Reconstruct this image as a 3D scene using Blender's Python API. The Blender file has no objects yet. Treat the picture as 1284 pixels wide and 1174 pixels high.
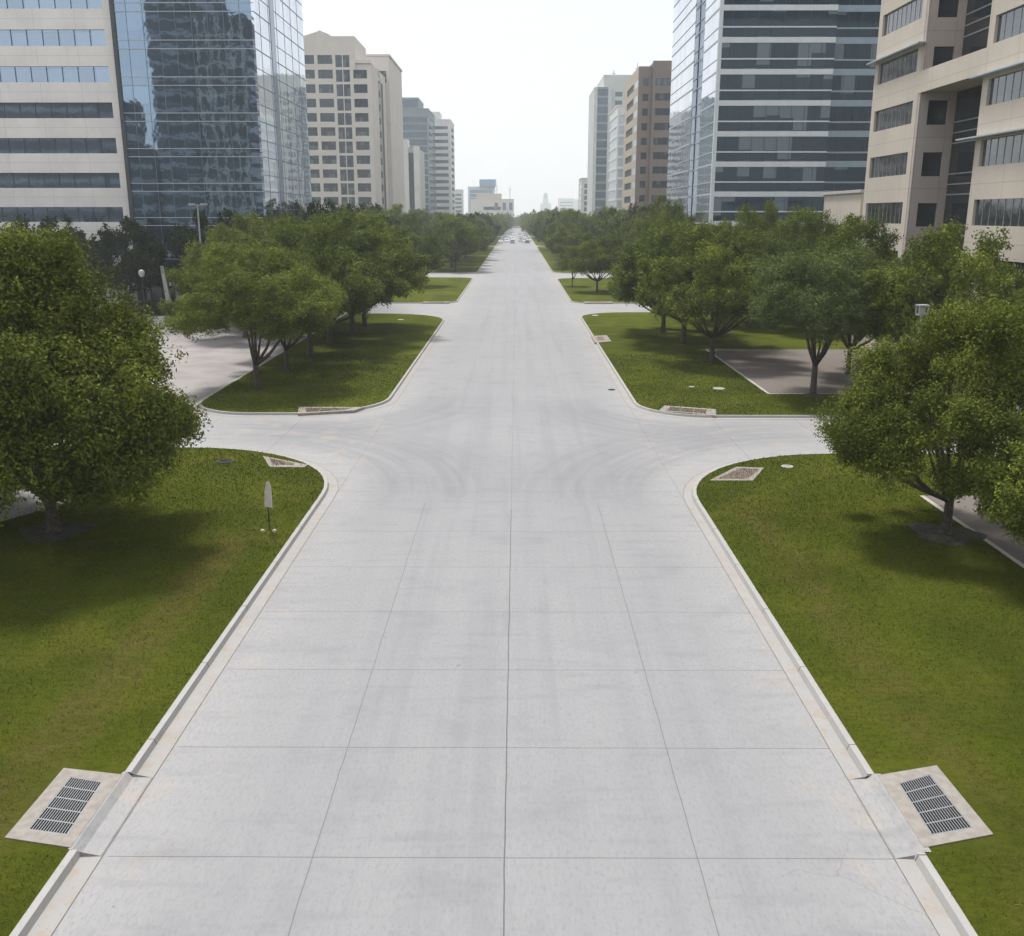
import bpy, math, random
import numpy as np
from mathutils import Vector, Matrix
C = bpy.context.scene.collection
SC = bpy.context.scene
R = math.radians
PI = math.pi

# ------------------------------------------------------------------ helpers
def tag(o, label=None, cat=None, group=None, kind=None):
    if label: o['label'] = label
    if cat: o['category'] = cat
    if group: o['group'] = group
    if kind: o['kind'] = kind
    return o

def thing(name, loc, label, cat, group=None):
    o = bpy.data.objects.new(name, None); C.objects.link(o)
    o.location = loc; o.empty_display_size = .3
    return tag(o, label, cat, group)

class MB:
    """collects faces, then links them as one mesh object"""
    def __init__(s): s.v = []; s.f = []; s.m = []
    def face(s, pts, m=0):
        n = len(s.v); s.v += [tuple(p) for p in pts]; s.f.append(tuple(range(n, n+len(pts)))); s.m.append(m)
    def box(s, x0, x1, y0, y1, z0, z1, m=0):
        if x0 > x1: x0, x1 = x1, x0
        if y0 > y1: y0, y1 = y1, y0
        n = len(s.v)
        s.v += [(x0,y0,z0),(x1,y0,z0),(x1,y1,z0),(x0,y1,z0),(x0,y0,z1),(x1,y0,z1),(x1,y1,z1),(x0,y1,z1)]
        s.f += [(n,n+3,n+2,n+1),(n+4,n+5,n+6,n+7),(n,n+1,n+5,n+4),(n+1,n+2,n+6,n+5),(n+2,n+3,n+7,n+6),(n+3,n,n+4,n+7)]
        s.m += [m]*6
    def prism(s, poly, z0, z1, m=0):
        n = len(s.v); k = len(poly)
        s.v += [(p[0],p[1],z0) for p in poly] + [(p[0],p[1],z1) for p in poly]
        s.f.append(tuple(range(n+k-1, n-1, -1))); s.f.append(tuple(range(n+k, n+2*k))); s.m += [m, m]
        for i in range(k):
            j = (i+1) % k; s.f.append((n+i, n+j, n+k+j, n+k+i)); s.m.append(m)
    def tube(s, pts, rad, seg=8, m=0, cap=True):
        pts = [Vector(p) for p in pts]; rings = []
        for i, p in enumerate(pts):
            d = (pts[min(i+1, len(pts)-1)] - pts[max(i-1, 0)]).normalized()
            a = d.orthogonal().normalized() if i == 0 else (pa - d*pa.dot(d)).normalized()
            pa = a; b = d.cross(a); r = rad[i] if hasattr(rad, '__len__') else rad
            n = len(s.v)
            s.v += [tuple(p + (a*math.cos(t)+b*math.sin(t))*r) for t in [2*PI*k/seg for k in range(seg)]]
            rings.append(n)
        for q in range(len(rings)-1):
            A, B = rings[q], rings[q+1]
            for k in range(seg):
                s.f.append((A+k, A+(k+1) % seg, B+(k+1) % seg, B+k)); s.m.append(m)
        if cap:
            s.f.append(tuple(rings[0]+k for k in range(seg-1, -1, -1))); s.f.append(tuple(rings[-1]+k for k in range(seg))); s.m += [m, m]
    def lathe(s, prof, cx=0, cy=0, seg=16, m=0):
        n = len(s.v)
        for r, z in prof:
            s.v += [(cx+r*math.cos(2*PI*k/seg), cy+r*math.sin(2*PI*k/seg), z) for k in range(seg)]
        for i in range(len(prof)-1):
            for k in range(seg):
                a = n+i*seg; s.f.append((a+k, a+(k+1) % seg, a+seg+(k+1) % seg, a+seg+k)); s.m.append(m)
    def build(s, name, mats, parent=None, smooth=False):
        me = bpy.data.meshes.new(name)
        ox = parent_origin(parent)
        me.from_pydata([(x-ox[0], y-ox[1], z-ox[2]) for x, y, z in s.v], [], s.f)
        if not isinstance(mats, (list, tuple)): mats = [mats]
        for m in mats: me.materials.append(m)
        if any(s.m): me.polygons.foreach_set('material_index', s.m)
        if smooth: me.polygons.foreach_set('use_smooth', [True]*len(s.f))
        me.update()
        o = bpy.data.objects.new(name, me); C.objects.link(o)
        if parent: o.parent = parent
        return o

def parent_origin(p):
    v = Vector((0, 0, 0))
    while p is not None: v = v + p.location; p = p.parent
    return v

# ------------------------------------------------------------------ node helper
class NG:
    def __init__(s, name, rough=.8, spec=.3):
        s.mat = bpy.data.materials.new(name); s.mat.use_nodes = True
        s.nt = s.mat.node_tree; s.N = s.nt.nodes; s.L = s.nt.links
        s.b = s.N['Principled BSDF']; s.b.inputs['Roughness'].default_value = rough
        s.b.inputs['Specular IOR Level'].default_value = spec
    def link(s, a, b): s.L.new(a, b)
    def put(s, sock, v):
        if hasattr(v, 'links'): s.L.new(v, sock)
        elif isinstance(v, (tuple, list)) and len(v) == 3 and sock.type == 'RGBA': sock.default_value = (*v, 1)
        else: sock.default_value = v
    def m(s, op, a, b=None, c=None, clamp=False):
        n = s.N.new('ShaderNodeMath'); n.operation = op; n.use_clamp = clamp
        s.put(n.inputs[0], a)
        if b is not None: s.put(n.inputs[1], b)
        if c is not None: s.put(n.inputs[2], c)
        return n.outputs[0]
    def pos(s):
        n = s.N.new('ShaderNodeNewGeometry'); return n.outputs['Position']
    def obj(s): return s.N.new('ShaderNodeTexCoord').outputs['Object']
    def sep(s, v):
        n = s.N.new('ShaderNodeSeparateXYZ'); s.put(n.inputs[0], v); return n.outputs
    def comb(s, x, y, z):
        n = s.N.new('ShaderNodeCombineXYZ')
        for i, q in enumerate((x, y, z)): s.put(n.inputs[i], q)
        return n.outputs[0]
    def scale(s, v, sc):
        n = s.N.new('ShaderNodeVectorMath'); n.operation = 'MULTIPLY'; s.put(n.inputs[0], v); n.inputs[1].default_value = sc; return n.outputs[0]
    def noise(s, v, scale=1, detail=4, rough=.55, dist=0):
        n = s.N.new('ShaderNodeTexNoise'); s.put(n.inputs['Vector'], v); n.inputs['Scale'].default_value = scale
        n.inputs['Detail'].default_value = detail; n.inputs['Roughness'].default_value = rough; n.inputs['Distortion'].default_value = dist
        return n.outputs['Fac']
    def ramp(s, v, lo, hi, a=0., b=1.):
        n = s.N.new('ShaderNodeMapRange'); s.put(n.inputs[0], v)
        n.interpolation_type = 'SMOOTHSTEP'
        for i, q in enumerate((lo, hi, a, b)): n.inputs[i+1].default_value = q
        return n.outputs[0]
    def mix(s, f, a, b, mode='MIX'):
        n = s.N.new('ShaderNodeMix'); n.data_type = 'RGBA'; n.blend_type = mode; n.clamp_factor = True
        s.put(n.inputs[0], f); s.put(n.inputs[6], a); s.put(n.inputs[7], b); return n.outputs[2]
    def white(s, v):
        n = s.N.new('ShaderNodeTexWhiteNoise'); n.noise_dimensions = '3D'; s.put(n.inputs[0], v); return n.outputs['Value']
    def color(s, c): s.put(s.b.inputs['Base Color'], c); return s
    def bump(s, h, strength=.3, dist=.02):
        n = s.N.new('ShaderNodeBump'); n.inputs['Strength'].default_value = strength; n.inputs['Distance'].default_value = dist
        s.put(n.inputs['Height'], h); s.L.new(n.outputs[0], s.b.inputs['Normal']); return s
    def line(s, x, at, w):      # 1 on a line at coordinate `at`, half width w
        d = s.m('ABSOLUTE', s.m('SUBTRACT', x, at)); return s.m('LESS_THAN', d, w)
    def every(s, x, step, off, w):
        t = s.m('PINGPONG', s.m('SUBTRACT', x, off), step/2); return s.m('LESS_THAN', t, w)

M = {}
def plain(name, col, rough=.7, var=.12, scale=3., metal=0, spec=.3):
    g = NG(name, rough, spec); n = g.noise(g.pos(), scale, 5)
    lo = tuple(c*(1-var) for c in col); hi = tuple(min(1, c*(1+var)) for c in col)
    g.color(g.mix(g.ramp(n, .3, .7), lo, hi)); g.b.inputs['Metallic'].default_value = metal
    M[name] = g.mat; return g.mat

# ---------------------------------------------------------------- materials
def concrete_road():
    g = NG('road_concrete', .75, .35); P = g.pos(); x, y, z = g.sep(P)
    base = g.mix(g.noise(P, .12, 3), CON1, CON2)
    # lengthwise wear under the tyres
    st = g.noise(g.scale(P, (1.2, .03, 1)), 1, 4, .6)
    lane = g.m('PINGPONG', g.m('ADD', x, .2), 1.85)                     # 0 at lane edges
    inside = g.m('LESS_THAN', g.m('ABSOLUTE', g.m('ADD', x, .3)), 7.6)
    wear = g.m('MULTIPLY', g.m('MULTIPLY', g.ramp(st, .42, .68), g.ramp(g.m('ABSOLUTE', x), 6.8, 3.5)), .28)
    base = g.mix(wear, base, CDK)
    base = g.mix(g.m('MULTIPLY', g.ramp(g.m('ABSOLUTE', g.m('ADD', x, .3)), 5.2, 7.8), .45), base, CPALE)
    # turning arcs round the four corners of the crossing
    for cx, cy, sx, sy, r0, r1 in ((-17.2, 40.6, 1, 1, 9.5, 19), (16.6, 40.2, -1, 1, 9.5, 19), (-14.2, 63.6, 1, -1, 6.5, 15), (12.2, 62.2, -1, -1, 5.5, 14)):
        dx = g.m('SUBTRACT', x, cx); dy = g.m('SUBTRACT', y, cy)
        r = g.m('SQRT', g.m('ADD', g.m('MULTIPLY', dx, dx), g.m('MULTIPLY', dy, dy)))
        q = g.m('MULTIPLY', g.ramp(g.m('MULTIPLY', dx, sx), -3, 3), g.ramp(g.m('MULTIPLY', dy, sy), -4, 3))
        band = g.m('MULTIPLY', g.ramp(r, r0, r0+2.5), g.ramp(r, r1, r1-5))
        streak = g.noise(g.comb(g.m('MULTIPLY', r, 1.6), g.m('MULTIPLY', g.m('ARCTAN2', dy, dx), 1.1), 0), 1, 5, .7)
        f = g.m('MULTIPLY', g.m('MULTIPLY', q, band), g.ramp(streak, .25, .75, .12, .75))
        base = g.mix(f, base, CDK)
    blot = g.ramp(g.noise(P, .45, 6, .62), .5, .78)
    base = g.mix(g.m('MULTIPLY', blot, .42), base, CDK)
    tan = g.m('MULTIPLY', g.ramp(g.noise(P, .8, 5), .5, .72), g.ramp(g.m('ABSOLUTE', g.m('ADD', x, .35)), 5.8, 7.9))
    base = g.mix(g.m('MULTIPLY', tan, .45), base, (.40, .33, .26))
    fine = g.noise(g.scale(P, (9, 2.2, 1)), 1, 5, .7)
    base = g.mix(g.ramp(fine, .3, .75, 0, .26), base, (.2, .2, .205))
    grit = g.noise(g.scale(P, (14, 5, 1)), 1, 3, .8)
    base = g.mix(g.ramp(grit, .45, .75, 0, .5), base, (.16, .16, .165))
    base = g.mix(g.ramp(g.noise(g.scale(P, (.35, 1.9, 1)), 1, 5, .6), .5, .75, 0, .3), base, CDK)
    cr = g.N.new('ShaderNodeTexVoronoi'); cr.feature = 'DISTANCE_TO_EDGE'; cr.inputs['Scale'].default_value = .11
    nv = g.N.new('ShaderNodeVectorMath'); nv.operation = 'ADD'; g.put(nv.inputs[0], P); nz = g.N.new('ShaderNodeTexNoise'); nz.inputs['Scale'].default_value = .7; nz.inputs['Detail'].default_value = 4
    g.put(nz.inputs['Vector'], P); g.put(nv.inputs[1], nz.outputs['Color']); g.L.new(nv.outputs[0], cr.inputs['Vector'])
    crack = g.m('MULTIPLY', g.m('LESS_THAN', cr.outputs['Distance'], .0012), g.ramp(g.noise(P, .07, 2), .54, .6))
    base = g.mix(g.m('MULTIPLY', crack, .45), base, (.13, .13, .13))
    broom = g.noise(g.scale(P, (.8, 26, 1)), 1, 3, .6)
    base = g.mix(g.ramp(broom, .4, .75, 0, .10), base, (.25, .25, .26))
    spots = g.m('LESS_THAN', g.noise(P, 2.3, 1, .3), .165)
    base = g.mix(g.m('MULTIPLY', spots, .55), base, (.12, .12, .12))
    # panel tones: slabs differ slightly
    px_ = g.m('FLOOR', g.m('DIVIDE', g.m('ADD', x, .2), 3.72)); py_ = g.m('FLOOR', g.m('DIVIDE', g.m('SUBTRACT', y, 15.95), 3.95))
    base = g.mix(g.m('MULTIPLY', g.white(g.comb(px_, py_, 0)), .13), base, (.2, .2, .21))
    # saw-cut joints
    wob = g.m('MULTIPLY', g.m('SUBTRACT', g.noise(P, .6, 2), .5), .05)
    xw = g.m('ADD', x, wob); yw = g.m('ADD', y, wob)
    near = g.m('LESS_THAN', y, 38.5)
    cross = g.m('MULTIPLY', g.every(yw, 3.95, 15.95, .011), inside)
    cross = g.m('MULTIPLY', cross, g.m('ADD', g.m('MULTIPLY', near, .5), .22))
    c2 = g.m('MULTIPLY', g.m('MULTIPLY', g.line(yw, 41.3, .014), inside), .4)
    lon = g.m('MULTIPLY', g.m('ADD', g.line(xw, -3.93, .010), g.line(xw, 3.5, .010)), g.m('MULTIPLY', g.m('LESS_THAN', y, 39.6), .62))
    mid = g.m('MULTIPLY', g.line(xw, -.22, .014), g.m('ADD', g.m('MULTIPLY', near, .45), .35))
    edge = g.m('MULTIPLY', g.m('MULTIPLY', g.m('ADD', g.line(xw, -8.02, .013), g.line(xw, 7.3, .013)), g.m('GREATER_THAN', y, 36)), .4)
    xs = g.m('MULTIPLY', g.m('MULTIPLY', g.every(xw, 5.0, -13.1, .016), g.m('GREATER_THAN', g.m('ABSOLUTE', x), 9)), .5)
    j = g.m('MAXIMUM', g.m('MAXIMUM', cross, c2), g.m('MAXIMUM', lon, g.m('MAXIMUM', mid, g.m('MAXIMUM', edge, xs))))
    midsmear = g.m('MULTIPLY', g.ramp(g.m('ABSOLUTE', g.m('ADD', x, .3)), .35, 0), g.ramp(g.noise(g.scale(P, (2, .25, 1)), 1, 4), .45, .75, 0, .35))
    base = g.mix(midsmear, base, CDK)
    base = g.mix(j, base, (.075, .072, .068))
    g.color(base); g.bump(g.m('SUBTRACT', g.noise(P, 30, 4), g.m('MULTIPLY', j, 2.)), .25, .006)
    return g.mat
CON1 = (.240, .243, .248); CON2 = (.288, .289, .292); CDK = (.155, .159, .170); CPALE = (.35, .343, .33)
M['road'] = concrete_road()

def kerb_concrete():
    g = NG('kerb_concrete', .8); P = g.pos(); x, y, z = g.sep(P)
    b = g.mix(g.noise(P, 1.5, 6), (.29, .285, .272), (.375, .367, .355))
    b = g.mix(g.ramp(g.noise(P, 6, 6, .7), .5, .75, 0, .5), b, (.24, .22, .19))
    b = g.mix(g.every(g.m('ADD', y, g.m('MULTIPLY', x, .01)), 3.95, 15.95, .02), b, (.15, .14, .13))
    g.color(b); g.bump(g.noise(P, 25, 5), .4, .01); return g.mat
M['kerb'] = kerb_concrete()
def gutter_concrete():
    g = NG('gutter_concrete', .85); P = g.pos()
    b = g.mix(g.noise(P, .9, 6), (.27, .265, .255), (.34, .333, .322))
    b = g.mix(g.ramp(g.noise(P, 1.7, 7, .68), .46, .68, 0, .75), b, (.31, .25, .19))
    b = g.mix(g.ramp(g.noise(P, 9, 4, .7), .58, .78, 0, .6), b, (.13, .11, .09))
    g.color(b); g.bump(g.noise(P, 20, 5), .4, .01); return g.mat
M['gutter'] = gutter_concrete()
plain('joint', (.16, .135, .11), .9, .3, 4)
plain('apron', (.345, .35, .355), .8, .07, 2)
plain('collar', (.26, .237, .21), .85, .12, 5)
plain('pit', (.008, .009, .011), .9)
plain('steel', (.22, .225, .23), .6, .15, 20, .2)
plain('rustpit', (.15, .12, .10), .9)
plain('rustgrate', (.25, .20, .16), .8, .3, 12)
plain('darkmetal', (.03, .04, .035), .5, .2, 5, .2)
plain('greenpost', (.03, .055, .035), .6, .2, 5)
plain('galv', (.32, .33, .34), .5, .1, 6, .2)
plain('signback', (.62, .57, .53), .6, .2, 18, .1)
plain('plaza', (.27, .25, .24), .85, .14, .35)
plain('plazabrown', (.24, .205, .17), .85, .14, .8)
plain('sidewalk', (.42, .385, .34), .85, .10, 1)
plain('bark', (.085, .07, .055), .95, .35, 9)
plain('mulch', (.055, .055, .04), .95, .3, 4)
plain('whiteplastic', (.36, .355, .34), .5)
plain('stone', (.45, .44, .42), .8, .1, 4)
plain('navy', (.025, .04, .075), .5, .2, 3)
plain('rubber', (.02, .02, .02), .8)
plain('carglass', (.02, .03, .035), .1, .1, 2, 0, .8)
plain('lampglass', (.38, .37, .36), .3)

def paver():
    g = NG('brick_paving', .9); P = g.pos()
    n = g.N.new('ShaderNodeTexBrick'); g.L.new(P, n.inputs['Vector']); n.inputs['Scale'].default_value = 2.6
    n.inputs['Color1'].default_value = (.165, .135, .12, 1); n.inputs['Color2'].default_value = (.215, .18, .155, 1)
    n.inputs['Mortar'].default_value = (.13, .12, .11, 1); n.inputs['Mortar Size'].default_value = .03
    g.color(g.mix(g.ramp(g.noise(P, .5, 5), .3, .7, 0, .5), n.outputs[0], (.14, .13, .12))); return g.mat
M['paver'] = paver()

def grass():
    g = NG('lawn_turf', .95, .02); P = g.pos(); x, y, z = g.sep(P)
    a = g.mix(g.ramp(g.noise(P, .16, 4), .35, .68), GR1, GR2)
    a = g.mix(g.m('MULTIPLY', g.ramp(g.noise(P, .33, 5, .6), .48, .68), .6), a, GRY)
    d = g.m('ABSOLUTE', g.m('ADD', x, 10.7))                         # worn band beside the left kerb
    w = g.m('MULTIPLY', g.ramp(d, 1.3, .15), g.ramp(y, 37, 33))
    w = g.m('MULTIPLY', w, g.ramp(g.noise(P, 1.1, 5), .3, .65, .2, .75))
    a = g.mix(w, a, GRB)
    d = g.m('ABSOLUTE', g.m('SUBTRACT', x, 9.7))
    w = g.m('MULTIPLY', g.m('MULTIPLY', g.ramp(d, 1.3, .1), g.ramp(y, 41, 36)), g.ramp(g.noise(P, .9, 5), .35, .7, .1, .6))
    a = g.mix(w, a, GRB)
    a = g.mix(g.ramp(g.noise(g.scale(P, (3, 7, 1)), 1, 6, .75), .4, .72, 0, .55), a, tuple(c*.6 for c in GR1))
    a = g.mix(g.ramp(g.noise(P, 14, 5, .8), .5, .8, 0, .45), a, (.13, .15, .035))
    a = g.mix(g.ramp(g.noise(g.scale(P, (.7, 4.5, 1)), 1, 4, .7), .45, .75, 0, .4), a, (.10, .085, .022))
    a = g.mix(g.ramp(g.noise(P, 5, 6, .85), .5, .75, 0, .5), a, (.03, .042, .005))
    g.color(a); g.bump(g.noise(P, 16, 6, .8), 1., .08); return g.mat
GR1 = (.062, .080, .009); GR2 = (.098, .122, .012); GRY = (.135, .138, .020); GRB = (.140, .118, .036)
M['grass'] = grass()

def blades():
    g = NG('grass_blade', .9, .03); P = g.pos(); x, y, z = g.sep(P)
    a = g.mix(g.ramp(g.noise(P, .16, 4), .35, .68), GR1, GR2)
    a = g.mix(g.m('MULTIPLY', g.ramp(g.noise(P, .33, 5, .6), .48, .68), .6), a, GRY)
    at = g.N.new('ShaderNodeAttribute'); at.attribute_name = 'tone'; t = at.outputs['Fac']
    a = g.mix(g.ramp(t, .55, 1, 0, .7), a, (.17, .17, .05))
    a = g.mix(g.ramp(t, .4, 0, 0, .6), a, (.04, .055, .008))
    d = g.m('ABSOLUTE', g.m('ADD', x, 10.7))
    w = g.m('MULTIPLY', g.m('MULTIPLY', g.ramp(d, 1.3, .15), g.ramp(y, 37, 33)), .6)
    a = g.mix(w, a, GRB)
    d = g.m('ABSOLUTE', g.m('SUBTRACT', x, 9.7))
    a = g.mix(g.m('MULTIPLY', g.m('MULTIPLY', g.ramp(d, 1.3, .1), g.ramp(y, 41, 36)), .45), a, GRB)
    g.color(a); return g.mat
M['blade'] = blades()

def foliage(name, dark, light, yellow):
    g = NG(name, .8, .06)
    at = g.N.new('ShaderNodeAttribute'); at.attribute_name = 'tone'; t = at.outputs['Fac']
    oi = g.N.new('ShaderNodeObjectInfo').outputs['Random']
    c = g.mix(g.ramp(t, .1, .8), dark, light)
    c = g.mix(g.ramp(t, .78, 1, 0, .8), c, yellow)
    c = g.mix(g.m('MULTIPLY', oi, .35), c, dark)
    g.color(c)
    tr = g.N.new('ShaderNodeBsdfTranslucent'); g.L.new(g.mix(.35, c, yellow), tr.inputs[0])
    ms = g.N.new('ShaderNodeMixShader'); ms.inputs[0].default_value = .13
    out = g.N['Material Output']
    g.L.new(g.b.outputs[0], ms.inputs[1]); g.L.new(tr.outputs[0], ms.inputs[2]); g.L.new(ms.outputs[0], out.inputs[0])
    M[name] = g.mat
foliage('leaf_oak', (.062, .088, .014), (.155, .195, .032), (.26, .27, .04))
foliage('leaf_near', (.066, .090, .014), (.165, .195, .030), (.29, .29, .04))
foliage('leaf_light', (.080, .108, .018), (.18, .22, .034), (.30, .31, .045))
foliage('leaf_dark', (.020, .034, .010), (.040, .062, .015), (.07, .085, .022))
foliage('leaf_grey', (.072, .098, .028), (.145, .18, .054), (.20, .235, .07))

def facade(name, col, hstep=None, hoff=0, vstep=3.6, var=.06, lc=.6):
    g = NG(name, .85, .25); P = g.pos(); x, y, z = g.sep(P)
    b = g.mix(g.ramp(g.noise(P, .25, 6, .6), .3, .7), tuple(c*(1-var) for c in col), tuple(c*(1+var) for c in col))
    b = g.mix(g.ramp(g.noise(g.scale(P, (1.5, 1.5, .12)), 1, 5), .5, .75, 0, .18), b, tuple(c*.7 for c in col))
    if hstep:
        l = g.m('MAXIMUM', g.every(z, hstep, hoff, .03), g.every(g.m('ADD', x, y), vstep, 1.1, .03))
        b = g.mix(g.m('MULTIPLY', l, .55), b, tuple(c*lc for c in col))
    g.color(b); g.bump(g.noise(P, 8, 5), .15, .01); M[name] = g.mat; return g.mat

def glass(name, col, metal=.75, rough=.04, wob=.25, blind=.0, pane=(1.8, 1.8, 3.9), wscale=.35, bcol=(.30, .36, .40), bz=(0, 1)):
    g = NG(name, rough, .8); P = g.pos()
    x, y, z = g.sep(P)
    u = g.m('FLOOR', g.m('DIVIDE', g.m('ADD', x, y), pane[0])); w = g.m('FLOOR', g.m('DIVIDE', z, pane[2]))
    r = g.white(g.comb(u, w, 3.3))
    c = g.mix(g.m('MULTIPLY', r, .35), col, tuple(q*.6 for q in col))
    if blind:
        f = g.m('LESS_THAN', r, blind)
        # blinds hang to a different height in every pane
        fr = g.m('FRACT', g.m('DIVIDE', z, pane[2]))
        h = g.m('GREATER_THAN', fr, g.m('MULTIPLY', g.white(g.comb(w, u, 7.7)), .8))
        f = g.m('MULTIPLY', f, h)
        c = g.mix(f, c, bcol)
        g.put(g.b.inputs['Metallic'], g.m('SUBTRACT', metal, g.m('MULTIPLY', f, metal*.8)))
    else: g.b.inputs['Metallic'].default_value = metal
    g.color(c)
    tilt = g.m('MULTIPLY', g.m('ADD', g.m('MULTIPLY', r, x), g.m('MULTIPLY', g.white(g.comb(w, u, 1.1)), z)), .004)
    h = g.m('ADD', g.m('MULTIPLY', g.noise(P, wscale, 3, .5), wob*.06), g.m('MULTIPLY', tilt, wob*2))
    g.bump(h, 1., 1.); M[name] = g.mat; return g.mat

# ---------------------------------------------------------------- ground
def flat(name, pts, z, mat, kind='structure'):
    b = MB(); b.face([(p[0], p[1], z) for p in pts]); o = b.build(name, mat); o['kind'] = kind; return o
def rect(x0, x1, y0, y1): return [(x0, y0), (x1, y0), (x1, y1), (x0, y1)]
def fillet(corners, seg=14):
    """corners: (x, y, r) counter-clockwise; returns points with round corners"""
    out = []; n = len(corners)
    for i, (x, y, r) in enumerate(corners):
        p = Vector((x, y)); a = Vector(corners[i-1][:2]); b = Vector(corners[(i+1) % n][:2])
        if r < .01: out.append((x, y)); continue
        da = (a-p).normalized(); db = (b-p).normalized(); ang = da.angle(db)
        t = r/math.tan(ang/2); c = p + (da+db).normalized()*(r/math.sin(ang/2))
        s0 = p+da*t-c; s1 = p+db*t-c
        a0 = math.atan2(s0.y, s0.x); a1 = math.atan2(s1.y, s1.x); d = (a1-a0+PI) % (2*PI)-PI
        out += [(c.x+r*math.cos(a0+d*k/seg), c.y+r*math.sin(a0+d*k/seg)) for k in range(seg+1)]
    return out
def offset(poly, d):
    n = len(poly); out = []
    for i in range(n):
        a = Vector(poly[i-1]); p = Vector(poly[i]); b = Vector(poly[(i+1) % n])
        e0 = (p-a).normalized(); e1 = (b-p).normalized()
        n0 = Vector((e0.y, -e0.x)); n1 = Vector((e1.y, -e1.x)); m = (n0+n1).normalized()
        out.append(tuple(p+m*(d/max(.3, m.dot(n0)))))
    return out

flat('ground', rect(-3000, 3000, -400, 6000), -.06, plain('farground', (.10, .12, .05), .95, .2, .05))
flat('road', rect(-110, 110, -60, 960), 0, M['road'])
lawns = []
def lawn(corners, breaks=(), gw=.42, side=None):
    poly = fillet(corners); 
    # extra vertices where the kerb is interrupted
    pts = []
    for i, p in enumerate(poly):
        q = poly[(i+1) % len(poly)]; pts.append(p)
        ys = [b for br in breaks for b in br if min(p[1], q[1]) < b < max(p[1], q[1]) and abs(p[0]-q[0]) < .01 and abs(p[0]) < 12]
        for b in sorted(ys, reverse=q[1] < p[1]): pts.append((p[0], b))
    b = MB(); b.face([(p[0], p[1], .14) for p in pts]); o = b.build('lawn', M['grass']); o['kind'] = 'structure'
    lawns.append(pts)
    prof = [(0, .06), (0, .152), (.15, .152), (.20, .012)]
    rings = [offset(pts, d) for d, _ in prof]; g0 = offset(pts, .202); g1 = offset(pts, .2+gw); g2 = offset(pts, .2+gw+.016)
    k = MB(); gt = MB(); jt = MB(); n = len(pts)
    for i in range(n):
        j = (i+1) % n; my = (pts[i][1]+pts[j][1])/2
        cut = any(a < my < c for a, c in breaks) and abs(pts[i][0]) < 12 and abs(pts[j][0]) < 12
        if not cut:
            for q in range(3):
                k.face([(*rings[q][i], prof[q][1]), (*rings[q+1][i], prof[q+1][1]), (*rings[q+1][j], prof[q+1][1]), (*rings[q][j], prof[q][1])])
            gt.face([(*g0[i], .012), (*g1[i], .005), (*g1[j], .005), (*g0[j], .012)])
            for e in (i, j):
                if any(abs(pts[e][1]-v) < .01 for br in breaks for v in br) and abs(pts[e][0]) < 12:
                    k.face([(*rings[q][e], prof[q][1]) for q in range(4)])
        jt.face([(*g1[i], .0095), (*g2[i], .0095), (*g2[j], .0095), (*g1[j], .0095)])
    k.build('kerb', M['kerb'])['kind'] = 'structure'
    gt.build('gutter', M['gutter'])['kind'] = 'structure'
    jt.build('gutter_joint', M['joint'])['kind'] = 'structure'
XL, XR = -8.62, 7.86
BR = [(15.95, 18.62)]
lawn([(-100, -50, 0), (XL, -50, 0), (XL, 49.0, 8.6), (-100, 49.4, 0)], BR, .41)
lawn([(XR, -50, 0), (100, -50, 0), (100, 48.2, 0), (XR, 47.8, 8.4)], BR, .36)
lawn([(-20.7, 58.3, 4.2), (XL, 58.3, 5.2), (XL, 120.3, 8), (-21.2, 120.3, 1)])
lawn([(XR, 57.7, 4.2), (100, 57.2, 0), (100, 122, 0), (XR, 122, 6)])
lawn([(-100, 136, 0), (XL, 136, 3), (XL, 192, 4), (-100, 196, 0)])
lawn([(XR, 136, 3), (100, 134, 0), (100, 192, 0), (XR, 190, 4)])
for y0, y1 in ((208, 385), (397, 560), (572, 940)):
    lawn([(-100, y0, 0), (XL, y0, 4), (XL, y1, 4), (-100, y1, 0)])
    lawn([(XR, y0, 4), (100, y0, 0), (100, y1, 0), (XR, y1, 4)])
# paved areas
flat('plaza', rect(-110, -21.4, 49.8, 117), .016, M['plaza'])
flat('plaza_threshold', [(-26, 55.6), (-19.9, 56.4), (-19.6, 59.2), (-21.2, 60.2), (-26, 60)], .024, M['plazabrown'])
flat('sidewalk', rect(-110, -22, 110.2, 116.6), .03, M['sidewalk'])
flat('brick_pavement', rect(17.4, 31.4, 65.0, 87.4), .155, M['paver'])
flat('brick_pavement', [(17.8, 20), (30, 20), (30, 40.2), (17.8, 40.2)], .155, M['paver'])
for pts in (rect(17.25, 31.4, 64.78, 65.0), rect(17.2, 17.4, 65.0, 87.4), rect(17.6, 17.8, 20, 40.2)):
    flat('pavement_edge', pts, .162, M['sidewalk'])
flat('path', [(-40, 40.5), (-40, 34.2), (-23, 33.6), (-20.8, 36), (-19, 39.2), (-21, 41)], .155, M['plaza'])

def disc(name, x, y, r, mat, z=.158, jag=.25, seed=1, sy=1):
    rn = random.Random(seed); k = 40; b = MB()
    ph = [rn.uniform(0, 6) for _ in range(4)]
    b.face([(x+r*(1+jag*(math.sin(3*t+ph[0])+math.sin(5*t+ph[1])*.6+math.sin(11*t+ph[2])*.4)/2)*math.cos(t),
             y+sy*r*(1+jag*(math.sin(3*t+ph[0])+math.sin(5*t+ph[1])*.6+math.sin(11*t+ph[2])*.4)/2)*math.sin(t), z) for t in [2*PI*q/k for q in range(k)]])
    o = b.build(name, mat); o['kind'] = 'structure'; return o
disc('mulch', -17.9, 35.1, 1.3, M['mulch'], seed=2); disc('mulch', 16.5, 35.0, 1.3, M['mulch'], seed=3, z=.166)
disc('mulch', 20.3, 64.2, .8, M['mulch'], seed=4, z=.168)

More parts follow.
